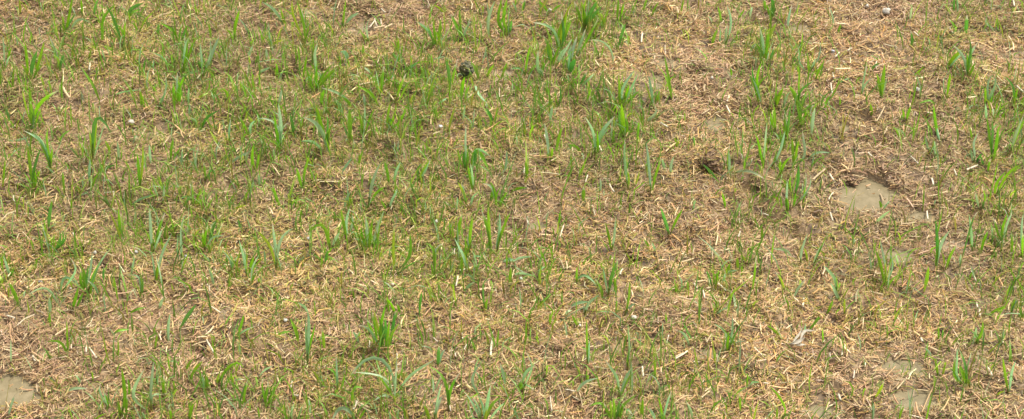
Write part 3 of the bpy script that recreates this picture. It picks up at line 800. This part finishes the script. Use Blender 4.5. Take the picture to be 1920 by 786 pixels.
y5 1765,706 1770,692 1774,678;g6 1759,704 1757,692 1754,678
b5 1750,668 1742,660 1734,652
b6 1826,646 1828,630 1831,614;g6 1840,630 1842,616 1843,602;b4 1836,644 1832,630 1822,622
b5 1880,645 1880,632 1882,616
g6 1892,738 1884,700 1880,670;b6 1893,736 1896,700 1904,677
g6 1684,790 1690,772 1698,756
g5 1760,642 1760,630 1760,612;d4 1764,640 1768,626 1768,618
'''
def pt3(base, nrm, px, py):
    d = ray(np.array(px), np.array(py)); t = ((base - CAM) @ nrm) / (d @ nrm)
    return CAM + t * d
class Plant: pass
plants = []
for line in PLANTS.strip().splitlines():
    P = Plant(); P.raw = []
    for b in line.split(';'):
        tk = b.split(); c, wd = tk[0][0], float(tk[0][1:])
        P.raw.append((c, wd, [tuple(float(v) for v in q.split(',')) for q in tk[1:]]))
    bi = max(range(len(P.raw)), key=lambda i: P.raw[i][2][0][1])
    P.bp = P.raw[bi][2][0]
    allp = [q for r in P.raw for q in r[2]]
    xs = [q[0] for q in allp]; ys = [q[1] for q in allp]
    P.size = max(max(ys) - min(ys), max(xs) - min(xs)); P.h = max(ys) - min(ys)
    P.area = sum(r[1] * sum(math.dist(r[2][i], r[2][i + 1]) for i in range(len(r[2]) - 1)) for r in P.raw)
    P.center = (sum(xs) / len(xs), sum(ys) / len(ys))
    plants.append(P)
order = sorted(plants, key=lambda p: -p.area)
for i, p in enumerate(order): p.single_out = i < 300

def plant_blades(P):
    out = []
    base = ground_hit(np.array(P.bp[0]), np.array(P.bp[1]))
    P.base = base
    for (c, wd, pts) in P.raw:
        yaw = rng.uniform(-0.5, 0.5); nrm = np.array([math.sin(yaw), math.cos(yaw), 0])
        s = pts[0]
        if s[1] < P.bp[1] - 14 and abs(s[0] - P.bp[0]) < 42:
            pts = [P.bp] + list(pts); b0 = base
        else:
            b0 = ground_hit(np.array(s[0]), np.array(s[1]))
        Q = []
        for j, q in enumerate(pts):
            v = pt3(b0, nrm, *q)
            if j == 0: v = b0 - np.array([0, 0, 0.003])
            else:
                gz = float(height(v[0], v[1])) + 0.010
                if v[2] < gz: v = ground_hit(np.array(q[0]), np.array(q[1]), 0.012)
            Q.append(v)
        dist = np.linalg.norm(b0 - CAM); m = 2 * TANH * dist / W
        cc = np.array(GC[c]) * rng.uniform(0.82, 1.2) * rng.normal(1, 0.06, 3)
        dry = rng.uniform(0.08, 0.28) if rng.random() < (0.45 if c == 'b' else 0.28) else 0
        bc = (0.30, 0.26, 0.07) if rng.random() < 0.7 else (0.33, 0.17, 0.07)
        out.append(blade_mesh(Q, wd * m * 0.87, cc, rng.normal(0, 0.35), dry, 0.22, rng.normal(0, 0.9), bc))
    return out

def stem_mesh(blades, base):
    """the pale sheath the blades grow out of: a short tapered tube along the first centimetres of the tallest blade"""
    v = max((b[0] for b in blades if np.linalg.norm(b[0][1] - base) < 0.02), key=lambda q: q[:, 2].max())
    mid = v[1::3] - base; k = 6
    V, C = [], []
    for i, t in enumerate((0, 1, 2)):
        r = (0.0017, 0.0014, 0.0009)[i]
        for j in range(k):
            a = 2 * math.pi * j / k; V.append(mid[t] + np.array([r * math.cos(a), r * math.sin(a), 0]))
            C.append(((0.36, 0.24, 0.12), (0.32, 0.34, 0.09), (0.24, 0.36, 0.06))[i])
    F = [(i * k + j, i * k + (j + 1) % k, (i + 1) * k + (j + 1) % k, (i + 1) * k + j) for i in (0, 1) for j in range(k)]
    return np.array(V), np.array(F), np.array(C)

# landmarks the labels refer to (pixel position)
LAND = [('dark mossy clod', 875, 125), ('crumbly straw-topped clod', 1332, 292), ('largest muddy puddle', 1632, 366), ('corner puddle', 25, 748),
        ('arching sage seedling', 735, 700), ('tall top-edge tuft', 1060, 60), ('white top pebble', 1661, 19), ('shrivelled white leaf', 1498, 634),
        ('pale left pebble', 247, 226), ('leaning dark blade', 350, 596), ('wide left tuft', 163, 525), ('splayed central tuft', 693, 440),
        ('thick lower tuft', 718, 620), ('drooping tuft', 886, 290), ('broad-leafed right tuft', 1812, 115), ('curled pale blade', 1284, 634),
        ('reddish brown clod', 1192, 466), ('white stone chip', 977, 519), ('forked lower-right seedling', 1800, 690), ('white-tipped seedling', 1172, 310),
        ('thick straw stub', 1750, 655), ('bent white straw', 205, 363)]
SPECIAL = {}   # plant index -> own label
def find_plant(x, y): return min(range(len(plants)), key=lambda i: math.dist(plants[i].bp, (x, y)))
for (x, y, lab) in ((740, 752, 'long arching sage green grass seedling with leaf bent over like a hoop'),
                    (1047, 96, 'tall dense bright green grass tuft reaching the top edge'),
                    (334, 618, 'single broad dark green blade leaning right over pale straw'),
                    (165, 545, 'wide tuft of broad green blades at the left'),
                    (691, 470, 'splayed bright green tuft with pale outer blades near the centre'),
                    (725, 655, 'thick bushy green tuft just above the arching sage seedling'),
                    (877, 322, 'drooping tuft with broad leaves hanging like a small palm'),
                    (1815, 148, 'forked tall seedling beside broad bright leaf at upper right'),
                    (1294, 650, 'single pale curled grass blade bleached almost white'),
                    (1813, 724, 'forked seedling of broad green leaves at lower right'),
                    (1180, 358, 'tall thin sage seedling with a bleached white tip'),
                    (173, 302, 'broad deep green blade folded over near the left edge')):
    SPECIAL[find_plant(x, y)] = lab
ORD = ['nearest', 'second nearest', 'third nearest', 'fourth nearest', 'fifth nearest', 'sixth nearest', 'seventh nearest', 'eighth nearest', 'ninth nearest',
       'tenth nearest', 'eleventh nearest', 'twelfth nearest', 'thirteenth nearest', 'fourteenth nearest', 'fifteenth nearest', 'sixteenth nearest']
DIRS = ['right of', 'upper right of', 'above', 'upper left of', 'left of', 'lower left of', 'below', 'lower right of']
def place_words(points):
    """for each point: (ordinal, direction, landmark), unique over the list"""
    cl = {}
    for i, (x, y) in enumerate(points):
        k = min(range(len(LAND)), key=lambda q: math.dist((x, y), LAND[q][1:]))
        a = math.atan2(LAND[k][2] - y, x - LAND[k][1]); d = int(round(a / (math.pi / 4))) % 8
        cl.setdefault((k, d), []).append((math.dist((x, y), LAND[k][1:]), i))
    res = [None] * len(points)
    for (k, d), v in cl.items():
        for r, (_, i) in enumerate(sorted(v)): res[i] = f'{ORD[min(r, 15)]} {DIRS[d]} the {LAND[k][0]}'
    return res
NUM = {1: 'one blade', 2: 'two blades', 3: 'three blades', 4: 'four blades', 5: 'five blades'}
CN = {'g': 'bright green', 'y': 'yellowish green', 'b': 'sage green', 'd': 'deep green'}
chosen = [i for i, p in enumerate(plants) if p.single_out]
auto = [i for i in chosen if i not in SPECIAL]
pw = dict(zip(auto, place_words([plants[i].center for i in auto])))
stuffV, stuffF, stuffC, so_ = [], [], [], 0
for i, P in enumerate(plants):
    blades = plant_blades(P)
    if not P.single_out:
        for v, f, c in blades:
            stuffV.append(v); stuffF.append(f + so_); stuffC.append(c); so_ += len(v)
        continue
    if i in SPECIAL: lab = SPECIAL[i]
    else:
        cs = [r[0] for r in P.raw]; c = max(set(cs), key=cs.count)
        size = 'tall ' if P.h > 62 else ('low ' if P.h < 28 else '')
        lab = f'{size}{CN[c]} seedling, {NUM.get(len(cs), "many blades")}, {pw[i]}'
    if len(blades) == 1:
        v, f, c = blades[0]
        o = mesh_obj('grass_seedling', v, f, M_blade, c, loc=P.base)
    else:
        o = empty('grass_seedling', P.base)
        for v, f, c in blades:
            b = mesh_obj('blade', v - P.base, f, M_blade, c, parent=o)
        v, f, c = stem_mesh(blades, P.base)
        mesh_obj('stem', v, f, M_blade, c, parent=o)
    tag(o, lab, 'grass', 'grass seedlings growing through the straw')

# fine sprouts: thin young shoots nobody could count
def sprouts(n, x0, x1, y0, y1, keep, hmin, hmax, wmin, wmax, lean, at=None):
    x, y = scatter(n, x0, x1, y0, y1, keep) if at is None else at; n = len(x)
    L = hmin + (hmax - hmin) * rng.random(n) ** 1.8
    a = rng.uniform(0, 2 * math.pi, n); tl = np.abs(rng.normal(0, lean, n)); cv = rng.normal(0.35, 0.3, n)
    wv = rng.uniform(wmin, wmax, n); ya = rng.normal(0, 0.9, n)
    B = np.stack([x, y, height(x, y)], -1); D = np.stack([np.cos(a), np.sin(a), 0 * a], -1)
    S = np.stack([np.cos(ya), np.sin(ya), 0 * ya], -1)
    V = np.empty((n, 8, 3)); Ht = 0
    p = B.copy(); th = tl.copy()
    for k in range(4):
        ww = (wv * (0.7, 1.0, 0.8, 0.12)[k])[:, None]
        V[:, 2 * k] = p - S * ww / 2; V[:, 2 * k + 1] = p + S * ww / 2
        st = (L / 3)[:, None]
        p = p + D * np.sin(th)[:, None] * st + np.array([0, 0, 1]) * np.cos(th)[:, None] * st
        th = np.clip(th + cv, 0, 1.75)
    base = (np.arange(n) * 8)[:, None, None]
    F = (base + np.array([[0, 1, 3, 2], [2, 3, 5, 4], [4, 5, 7, 6]])[None]).reshape(-1, 4)
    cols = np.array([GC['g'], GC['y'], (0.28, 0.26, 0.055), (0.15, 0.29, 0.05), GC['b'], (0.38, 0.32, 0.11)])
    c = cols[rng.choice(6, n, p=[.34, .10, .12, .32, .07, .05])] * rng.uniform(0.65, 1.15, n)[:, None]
    C = np.repeat(c, 8, 0).reshape(n, 8, 3).copy()
    C[:, :2] = C[:, :2] * 0.4 + np.array((0.28, 0.22, 0.08)) * 0.6
    return V.reshape(-1, 3), F, C.reshape(-1, 3)
def near(y): return np.clip(0.74 * (2.6 / np.sqrt(y * y + 2.56)) ** 2, 0, 1)
def kg(p): return lambda x, y: near(y) * green_at(x, y) ** p * bare(x, y) * np.clip(0.7 + 1.3 * vnoise(x, y, 0.06, 21), 0.1, 1)
def kg2(x, y):      # taller shoots stand in drifts and loose clumps
    return near(y) * np.clip(green_at(x, y) ** 1.8 * 1.5, 0, 1) * bare(x, y) * np.clip(0.42 + 1.9 * vnoise(x, y, 0.045, 23) + 0.8 * vnoise(x, y, 0.014, 24), 0, 1)
nb = [max(3, min(9, len(P.raw) * 2)) for P in plants]      # young side shoots at the foot of each seedling
tangle = (np.concatenate([P.base[0] + rng.normal(0, 0.008, k) for P, k in zip(plants, nb)]), np.concatenate([P.base[1] + rng.normal(0, 0.008, k) for P, k in zip(plants, nb)]))
big = [P for P in plants if len(P.raw) >= 4]               # the strong tufts carry many finer blades besides the broad ones
tall = (np.concatenate([P.base[0] + rng.normal(0, 0.013, 8) for P in big]), np.concatenate([P.base[1] + rng.normal(0, 0.012, 8) for P in big]))
for s in (sprouts(135000, -1.05, 1.05, 1.5, 2.8, kg(1.9), 0.010, 0.042, 0.0006, 0.0015, 0.32),
          sprouts(54000, -1.05, 1.05, 1.5, 2.8, kg2, 0.026, 0.070, 0.0010, 0.0027, 0.26),
          sprouts(0, 0, 0, 0, 0, None, 0.028, 0.080, 0.0009, 0.0024, 0.34, at=tall),
          sprouts(0, 0, 0, 0, 0, None, 0.012, 0.050, 0.0006, 0.0018, 0.5, at=tangle),
          sprouts(26000, -1.05, 1.05, 1.5, 2.8, kg(1.2), 0.008, 0.026, 0.0006, 0.0014, 1.2)):
    stuffV.append(s[0]); stuffF.append(s[1] + so_); stuffC.append(s[2]); so_ += len(s[0])
ob = mesh_obj('grass_sprouts', np.concatenate(stuffV), np.concatenate(stuffF), M_blade, np.concatenate(stuffC))
tag(ob, 'fine thin green sprouts between the larger grass seedlings', 'grass', kind='stuff')
s = sprouts(12000, -2.4, 2.4, 0.5, 4.4, lambda x, y: outer(x, y) * np.clip(0.4 + 1.5 * vnoise(x, y, 0.2, 22), 0, 1), 0.015, 0.075, 0.0015, 0.005, 0.35)
tag(mesh_obj('grass_sprouts', s[0], s[1], M_blade, s[2]), 'young grass around the seeded patch', 'grass', kind='stuff')

# ------------------------------------------------------------------ single straw pieces
SC = {'w': (0.70, 0.60, 0.43), 'c': (0.64, 0.48, 0.27), 't': (0.54, 0.36, 0.17), 'o': (0.54, 0.31, 0.11)}
SN = {'w': 'whitish', 'c': 'cream', 't': 'tan', 'o': 'orange-tan'}
STRAWS = '''168,118,167,132,4,w 8,58,50,45,3,c 118,163,131,184,5,c 118,130,118,155,3,c 130,150,141,137,2,t 352,8,357,22,3,c 350,32,365,25,3,c 448,3,450,15,3,c 300,28,320,24,3,c
703,38,692,52,4,w 702,35,707,50,3,w 701,53,722,48,5,c 715,16,723,24,3,w 714,35,715,47,3,w 632,15,637,2,3,c 873,62,895,74,3,c 935,47,960,48,3,c 920,90,931,76,2,t 720,53,735,45,4,c
732,165,745,130,3,t 888,174,876,184,4,c 936,182,936,165,2,w 1115,112,1123,124,4,c 1042,30,1041,45,2,t 1205,62,1203,80,4,w 1247,85,1248,102,3,w 1258,100,1257,112,3,c 1269,14,1271,25,4,c
1302,38,1307,28,3,c 1254,50,1258,40,2,c 1363,190,1367,180,4,w 1321,172,1322,158,3,c 1303,160,1308,170,3,c 1566,107,1574,98,4,w 1589,95,1597,90,4,w 1558,155,1561,175,3,w 1561,137,1563,146,4,w
1453,22,1477,27,3,c 1635,10,1657,3,3,t 1640,48,1647,38,3,c 1606,55,1618,42,3,t 1891,68,1900,95,4,c 1896,24,1922,22,4,c 1900,0,1902,12,4,w 1781,52,1788,63,4,w 1714,60,1723,68,4,w
1875,168,1895,174,3,c 1905,160,1918,172,4,w 1905,118,1921,122,3,c 1836,166,1840,154,4,o 196,362,213,360,3,w 213,359,213,372,3,w 25,368,27,378,4,w 412,260,415,245,2,t 410,362,433,358,4,c
594,252,595,240,3,c 761,252,785,260,3,c 810,252,825,247,4,c 882,280,890,288,3,c 1000,338,1006,351,3,t 982,324,985,311,4,w 1001,326,1003,312,3,c 1143,345,1152,360,4,w 1098,341,1102,328,3,w
1020,252,1024,261,4,w 1124,274,1127,283,4,w 1362,198,1369,213,4,w 1391,289,1393,298,4,w 1238,230,1252,238,5,w 1643,228,1659,199,3,c 1525,336,1547,317,5,c 1555,325,1564,339,4,w 1554,374,1563,360,3,w
1610,256,1642,247,4,t 1628,286,1636,294,4,w 1646,272,1672,280,3,c 1555,310,1568,320,3,c 1588,318,1622,313,3,t 1600,328,1627,335,3,c 1754,228,1802,235,4,c 1796,219,1813,249,3,o 1709,245,1740,232,3,t
1706,292,1722,307,4,w 1747,334,1750,347,4,w 1740,368,1776,358,3,c 1813,318,1833,310,4,w 1788,317,1793,330,4,w 1790,240,1808,248,3,c 1739,211,1749,213,4,w 42,435,57,451,3,c 66,430,83,429,3,t
145,450,166,454,3,c 137,437,140,451,4,w 243,467,251,478,4,c 352,463,367,457,4,c 402,508,416,507,4,c 392,535,393,547,3,w 340,561,350,546,3,c 396,575,413,586,3,w 434,522,453,530,3,c 601,405,605,392,3,c
607,516,613,497,3,c 604,541,610,525,2,c 729,525,744,535,4,c 855,536,859,517,4,w 837,540,856,548,3,t 825,547,841,561,3,c 915,527,920,546,3,c 747,463,762,475,4,c 783,471,788,450,2,c 847,477,848,466,3,w
852,477,853,466,3,w 774,393,789,402,3,c 989,407,991,421,4,w 1057,423,1050,445,3,w 1048,484,1057,505,4,c 1061,489,1063,506,3,c 1099,464,1123,486,2,t 1165,496,1173,479,3,c 1163,514,1168,504,4,w
1014,470,1041,467,2,t 1342,459,1346,437,4,c 1350,470,1367,466,4,c 1278,491,1301,484,4,c 1297,489,1305,497,3,c 1302,528,1321,526,4,c 1328,523,1330,533,3,w 1302,532,1307,541,4,w 1324,541,1333,539,4,c
1318,544,1321,559,4,w 1346,531,1361,545,4,w 1299,478,1302,464,3,c 1384,444,1387,434,4,w 1390,457,1392,469,3,c 1386,410,1387,419,3,w 1260,439,1276,453,4,o 1435,491,1438,477,4,c 1431,400,1441,404,4,w
1557,399,1562,415,4,w 1639,519,1643,507,3,c 1642,513,1661,513,4,c 1631,546,1656,552,3,c 1505,573,1507,559,4,w 1524,551,1536,541,4,o 1616,520,1636,515,3,t 1572,502,1581,511,3,c 1738,396,1740,411,4,w
1774,428,1780,414,4,c 1799,467,1823,458,3,o 1689,419,1716,417,3,c 1690,412,1690,424,3,c 1706,443,1726,444,3,c 1774,509,1783,546,2,c 1821,508,1831,528,2,w 1867,549,1881,561,2,c 1837,592,1837,579,4,w
1831,567,1833,577,4,w 13,592,29,597,4,w 104,628,125,615,4,c 162,649,162,661,3,w 167,651,181,671,3,w 44,636,51,625,3,c 4,650,26,652,3,c 8,655,24,658,4,c 19,668,34,665,4,c 61,666,66,677,4,w
80,676,82,662,3,c 118,771,156,758,3,t 68,721,70,736,3,c 87,779,92,757,2,c 339,617,375,612,4,c 361,648,387,640,4,c 387,637,401,661,4,w 431,664,438,676,3,c 379,621,399,604,3,t 405,746,408,782,3,o
414,782,428,764,3,c 249,786,259,767,2,t 459,640,479,648,3,t 520,704,525,721,3,c 545,726,548,714,4,w 548,741,561,729,3,c 549,741,559,742,5,w 591,777,607,773,5,c 662,768,669,752,5,w 674,756,693,765,5,c
669,758,696,773,4,c 692,651,693,639,3,w 743,679,743,711,3,w 744,663,745,673,3,w 857,659,865,673,4,c 852,659,855,669,3,w 813,633,821,641,3,w 920,666,923,636,5,w 912,624,920,633,3,c 842,756,845,771,3,w
870,656,876,644,3,w 866,624,868,636,3,w 1014,672,1036,671,3,c 1048,671,1049,659,3,c 1064,680,1076,676,4,c 1083,673,1082,659,3,c 1071,655,1101,660,4,t 1029,640,1061,650,3,t 1045,719,1061,767,2,c
1085,734,1092,766,3,c 1032,744,1035,771,3,w 1061,730,1079,734,3,w 1008,764,1010,786,3,c 1009,670,1010,760,1.6,t 1114,651,1139,645,3,c 1204,688,1206,706,5,w 1267,672,1289,658,4,w 1325,641,1335,626,4,c
1345,679,1347,667,5,w 1414,651,1429,666,3,w 1397,684,1410,669,4,c 1315,746,1331,733,4,c 1321,734,1334,724,3,c 1365,689,1366,707,2,c 1375,714,1378,697,2,c 1299,678,1311,679,4,w 1250,643,1254,628,3,w
1433,718,1441,719,4,w 1241,734,1266,728,3,t 1512,678,1529,662,3,c 1497,728,1540,687,3,c 1484,716,1501,699,2,c 1540,679,1551,691,3,o 1562,659,1576,678,4,c 1578,666,1581,651,4,w 1556,661,1558,673,3,w
1572,739,1576,751,5,w 1553,721,1554,751,2,c 1547,777,1554,754,3,c 1600,709,1602,694,4,w 1624,670,1646,671,4,t 1647,632,1669,621,3,o 1644,643,1669,640,4,o 1631,712,1651,704,3,c 1619,754,1633,773,2,c
1449,631,1460,649,3,c 1475,699,1477,716,2,c 1618,611,1619,597,3,c 1736,649,1765,661,6,c 1682,729,1698,711,4,c 1679,712,1704,711,3,c 1742,699,1743,711,3,c 1729,772,1749,727,3,t 1727,711,1746,728,2,c
1852,689,1860,704,4,w 1844,772,1861,789,4,c 1786,772,1801,789,3,c 1783,743,1804,748,3,c 1706,778,1731,785,3,w 1891,668,1916,664,3,c 1902,600,1921,606,3,c 1804,601,1805,588,3,c 1726,633,1730,641,5,w
1879,631,1880,643,4,w 1719,731,1741,733,3,c 1747,644,1751,632,3,c'''
straws = []
for t in STRAWS.split():
    v = t.split(','); straws.append((float(v[0]), float(v[1]), float(v[2]), float(v[3]), float(v[4]), v[5]))
tries = 0
while len(straws) < 300:
    x = rng.uniform(10, 1910); y = rng.uniform(10, 776); q = flat_hit(np.array(x), np.array(y))
    if pud_mask(q[:1], q[1:2])[0] > 0.3: continue
    L = rng.uniform(18, 34); a = rng.uniform(0, math.pi)
    straws.append((x, y, x + L * math.cos(a), y + 0.65 * L * math.sin(a), rng.uniform(2.2, 3.4), rng.choice(['c', 't', 'o'])))
sw = place_words([((a + c) / 2, (b + d) / 2) for a, b, c, d, _, _ in straws])
def straw_mesh(p0, p1, r, c, bow):
    ax = p1 - p0; L = np.linalg.norm(ax); ax /= L
    S = np.cross(ax, (0, 0, 1)); S /= np.linalg.norm(S); U = np.cross(S, ax)
    V, C, F = [], [], []; n, k = 5, 7
    jag = rng.uniform(-1, 1, (2, k)) * r * 1.2
    for i in range(n):
        t = i / (n - 1); ctr = p0 + ax * L * t + S * bow * L * 4 * t * (1 - t)
        rr = r * (1 + (0.12 if i == 2 and L > 0.02 else 0))
        for j in range(k):
            a = 2 * math.pi * j / k
            v = ctr + S * rr * math.cos(a) + U * rr * 0.72 * math.sin(a)
            if i == 0: v = v + ax * jag[0, j]
            if i == n - 1: v = v + ax * jag[1, j]
            V.append(v); C.append(np.array(c) * (0.86 + 0.2 * ((j * 5 + 2) % 7) / 7))
    for i in range(n - 1):
        for j in range(k): F.append((i * k + j, i * k + (j + 1) % k, (i + 1) * k + (j + 1) % k, (i + 1) * k + j))
    # hollow ends closed a little inside
    for e, s in ((0, 1), (n - 1, -1)):
        i0 = len(V); ctr = np.mean(V[e * k:e * k + k], 0) + ax * s * r * 0.8; V.append(ctr); C.append(np.array(c) * 0.55)
        for j in range(k): F.append((e * k + j, e * k + (j + 1) % k, i0, i0))
    return np.array(V), F, np.array(C)
for (a, b, c_, d, wd, cc), place in zip(straws, sw):
    p0 = ground_hit(np.array(a), np.array(b), 0.008 + rng.uniform(0, .003)); p1 = ground_hit(np.array(c_), np.array(d), 0.008 + rng.uniform(0, .003))
    if p0[2] < p1[2] - 0.012: p0[2] = p1[2] - 0.012
    if p1[2] < p0[2] - 0.012: p1[2] = p0[2] - 0.012
    m = 2 * TANH * np.linalg.norm(p0 - CAM) / W
    v, f, cl = straw_mesh(p0, p1, wd * m * 0.40 * rng.uniform(0.8, 1.1), np.array(SC[cc]) * rng.uniform(0.72, 1.1), rng.normal(0, 0.03))
    quads = [q for q in f if q[2] != q[3]]; tris = [q[:3] for q in f if q[2] == q[3]]
    me = bpy.data.meshes.new('straw_piece'); ctr = (p0 + p1) / 2
    me.from_pydata([tuple(x) for x in v - ctr], [], quads + tris)
    at = me.attributes.new('col', 'FLOAT_COLOR', 'POINT'); at.data.foreach_set('color', np.concatenate([cl, np.ones((len(cl), 1))], 1).astype(np.float32).ravel())
    me.polygons.foreach_set('use_smooth', np.full(len(me.polygons), True)); me.materials.append(M_straw)
    o = bpy.data.objects.new('straw_piece', me); col.objects.link(o); o.location = ctr
    Lp = math.dist((a, b), (c_, d)); sz = 'long ' if Lp > 28 else ('short ' if Lp < 13 else '')
    if (a, b) == (1736, 649): lab = 'thickest cream straw stub lying at the lower right'
    elif (a, b) == (196, 362): lab = 'whitish straw lying level, upper arm of a bent pair'
    else: lab = f'{sz}{SN[cc]} straw piece, {place}'
    tag(o, lab, 'straw', 'loose straw pieces on the litter')

# ------------------------------------------------------------------ pebbles, clods, dry leaf
import bmesh
def lump(name, px, py, w_px, h_px, mat, rough, seed, c=None, sub=3, sink=0.3, lift=0.004):
    p = ground_hit(np.array(float(px)), np.array(float(py)), lift); m = 2 * TANH * np.linalg.norm(p - CAM) / W
    bm = bmesh.new(); bmesh.ops.create_icosphere(bm, subdivisions=sub, radius=1.0)
    co = np.array([v.co[:] for v in bm.verts])
    nz = vnoise(co[:, 0] + 3 * co[:, 2], co[:, 1] - 2 * co[:, 2], 0.8, seed) + 0.6 * vnoise(co[:, 0] - 2 * co[:, 2], co[:, 1] + 2.5 * co[:, 2], 0.33, seed + 1)
    nz = nz + 0.25 * vnoise(co[:, 0] + 1.7 * co[:, 2], co[:, 1] - 2.3 * co[:, 2], 0.14, seed + 2) * (c is None)
    co = co * (1 + rough * nz)[:, None]
    co *= np.array([w_px * m / 2, w_px * m / 2 * 0.9, h_px * m / 2 / math.cos(PITCH) * 0.85])
    for v, q in zip(bm.verts, co): v.co = q
    me = bpy.data.meshes.new(name); bm.to_mesh(me); bm.free()
    if c is not None:
        at = me.attributes.new('col', 'FLOAT_COLOR', 'POINT')
        at.data.foreach_set('color', np.tile(np.array([*c, 1], np.float32), len(me.vertices)))
    me.polygons.foreach_set('use_smooth', np.full(len(me.polygons), c is not None)); me.materials.append(mat)
    o = bpy.data.objects.new(name, me); col.objects.link(o)
    o.location = (p[0], p[1], p[2] + co[:, 2].max() * (1 - sink) - 0.002); o.rotation_euler.z = seed
    return o
WH = (0.50, 0.45, 0.37); GY = (0.38, 0.36, 0.34)
for (x, y, a, b, c, lab) in (
    (1661, 23, 15, 11, WH, 'white pebble with a dark side near the top right'),
    (247, 229, 11, 7, WH, 'pale flat pebble at the left, beside a lying blade'),
    (1721, 168, 9, 5, WH, 'tiny white oval pebble below the broad-leafed right tuft'),
    (1561, 96, 7, 6, (0.42, 0.42, 0.46), 'small bluish grey pebble below the white top pebble'),
    (1626, 12, 7, 6, WH, 'small white pebble left of the larger white top pebble'),
    (1031, 19, 6, 6, WH, 'small white chip left of the tall top-edge tuft'),
    (826, 237, 8, 6, (0.6, 0.58, 0.52), 'bright white chip among sprouts below the mossy clod'),
    (178, 473, 7, 6, WH, 'small cream pebble above the wide left tuft'),
    (132, 540, 5, 4, WH, 'tiny cream pebble left of the wide left tuft'),
    (818, 415, 8, 7, (0.5, 0.46, 0.4), 'small grey pebble right of the splayed central tuft'),
    (977, 522, 6, 5, (0.6, 0.58, 0.52), 'white stone chip with a dark red spot above it'),
    (1087, 609, 6, 4, WH, 'white chip at the foot of a green blade, lower centre'),
    (1189, 594, 10, 5, WH, 'white chip right of the lower centre seedlings'),
    (535, 600, 9, 6, (0.48, 0.45, 0.40), 'greyish stone left of the thick lower tuft'),
    (348, 480, 7, 5, GY, 'small grey pebble under a tall sage blade at left'),
    (255, 472, 7, 5, (0.55, 0.52, 0.47), 'small pale grey pebble right of the wide left tuft'),
    (736, 533, 8, 6, (0.55, 0.46, 0.34), 'tan pebble below the splayed central tuft'),
    (578, 446, 6, 5, GY, 'small grey stone left of the splayed central tuft'),
    (75, 527, 9, 6, (0.34, 0.34, 0.36), 'flat grey pebble at the left, above an arched blade'),
    (1335, 146, 6, 5, WH, 'white chip between straws above the crumbly clod')):
    tag(lump('pebble', x, y, a, b, M_stone, 0.85, int(x) % 97 + 100, c, 2, 0.35, 0.008), lab, 'pebble', 'small pebbles on the litter')
CLODS = [(876, 139, 34, 34, M_moss, 0.5, 'dark mossy clod standing beside green blades near the top'),
         (1333, 309, 44, 34, M_clod, 0.7, 'crumbly brown clod with straw bits on its top'),
         (1597, 336, 30, 18, M_clod, 0.6, 'brown clod on the upper rim of the largest puddle'),
         (1192, 472, 36, 16, M_clod, 0.7, 'reddish brown crumbly clod right of centre'),
         (1690, 657, 18, 15, M_clod, 0.6, 'dark brown clod left of the thick straw stub'),
         (1342, 570, 22, 12, M_clod, 0.6, 'small brown clod in the lower right middle'),
         (598, 625, 9, 9, M_clod, 0.5, 'tiny dark clod left of the thick lower tuft'),
         (1565, 740, 20, 14, M_clod, 0.6, 'brown crumb beside a white straw at the bottom right'),
         (35, 338, 34, 14, M_clod, 0.5, 'flat brown clod near the left edge'),
         (205, 146, 16, 12, M_clod, 0.6, 'dark crumb in the upper left straw'),
         (605, 72, 18, 10, M_clod, 0.6, 'dark brown crumb below bare mud near the top'),
         (1332, 62, 18, 10, M_clod, 0.6, 'dark brown crumb in the upper right straw'),
         (1421, 342, 24, 10, M_clod, 0.6, 'low brown clod right of the crumbly straw-topped clod'),
         (700, 20, 30, 9, M_clod, 0.5, 'low reddish clod above the bare mud at the top'),
         (1500, 586, 18, 10, M_clod, 0.6, 'low brown crumb above the shrivelled white leaf'),
         (1385, 766, 20, 10, M_clod, 0.6, 'dark crumb at the bottom right of centre')]
for k, (x, y, a, b, mt, ro, lab) in enumerate(CLODS):
    clod = tag(lump('soil_clod', x, y, a * 0.85, b * 0.85, mt, ro * 1.0, 210 + k * 3, None, 4, 0.3 if mt is M_moss else (0.66 if k == 1 else 0.9), 0.002), lab, 'clod', 'clods of soil in the straw')
    # loose chaff caught on the crumbs
    co = np.array([v.co[:] for v in clod.data.vertices]); top = co[co[:, 2] > co[:, 2].max() * (0.35 if mt is M_moss else 0.0)]
    nb_ = int(5 + a * (0.5 if mt is M_moss else 2.2)); pk_ = top[rng.integers(0, len(top), nb_)]
    v, f, c = litter(np.full(nb_, clod.location.x), np.full(nb_, clod.location.y), 0.004, 0.015, 0.0006, 0.0020, 0.0, 0.35)
    v = v.reshape(nb_, 9, 3); v = v - v.mean(1, keepdims=True) + pk_[:, None] * 1.03
    tag(mesh_obj('straw_bits', v.reshape(-1, 3), f, M_straw, c, parent=clod, smooth=False), kind='stuff')
# straw crumbs clinging to the top of the crumbly clod belong to the litter but sit on it
lf = ground_hit(np.array(1498.0), np.array(640.0), 0.01); leaf = empty('dry_leaf', lf)
for pts, wd in (([(1478, 645), (1490, 643), (1503, 638), (1510, 632)], 7), ([(1500, 640), (1506, 622), (1512, 618), (1527, 620)], 6), ([(1484, 646), (1492, 634), (1500, 626), (1506, 611)], 5), ([(1492, 648), (1502, 646), (1512, 645)], 5)):
    Q = [ground_hit(np.array(float(a)), np.array(float(b)), 0.010 + 0.004 * (i % 2)) for i, (a, b) in enumerate(pts)]
    v, f, c = blade_mesh(Q, wd * 0.00078, (0.50, 0.46, 0.37), rng.normal(0, 0.4), 0, 0.5, 2.0, (0.45, 0.38, 0.27))
    mesh_obj('leaf_blade', v - lf, f, M_blade, c, parent=leaf)
tag(leaf, 'shrivelled white dry leaf lying on the straw at lower right', 'leaf')
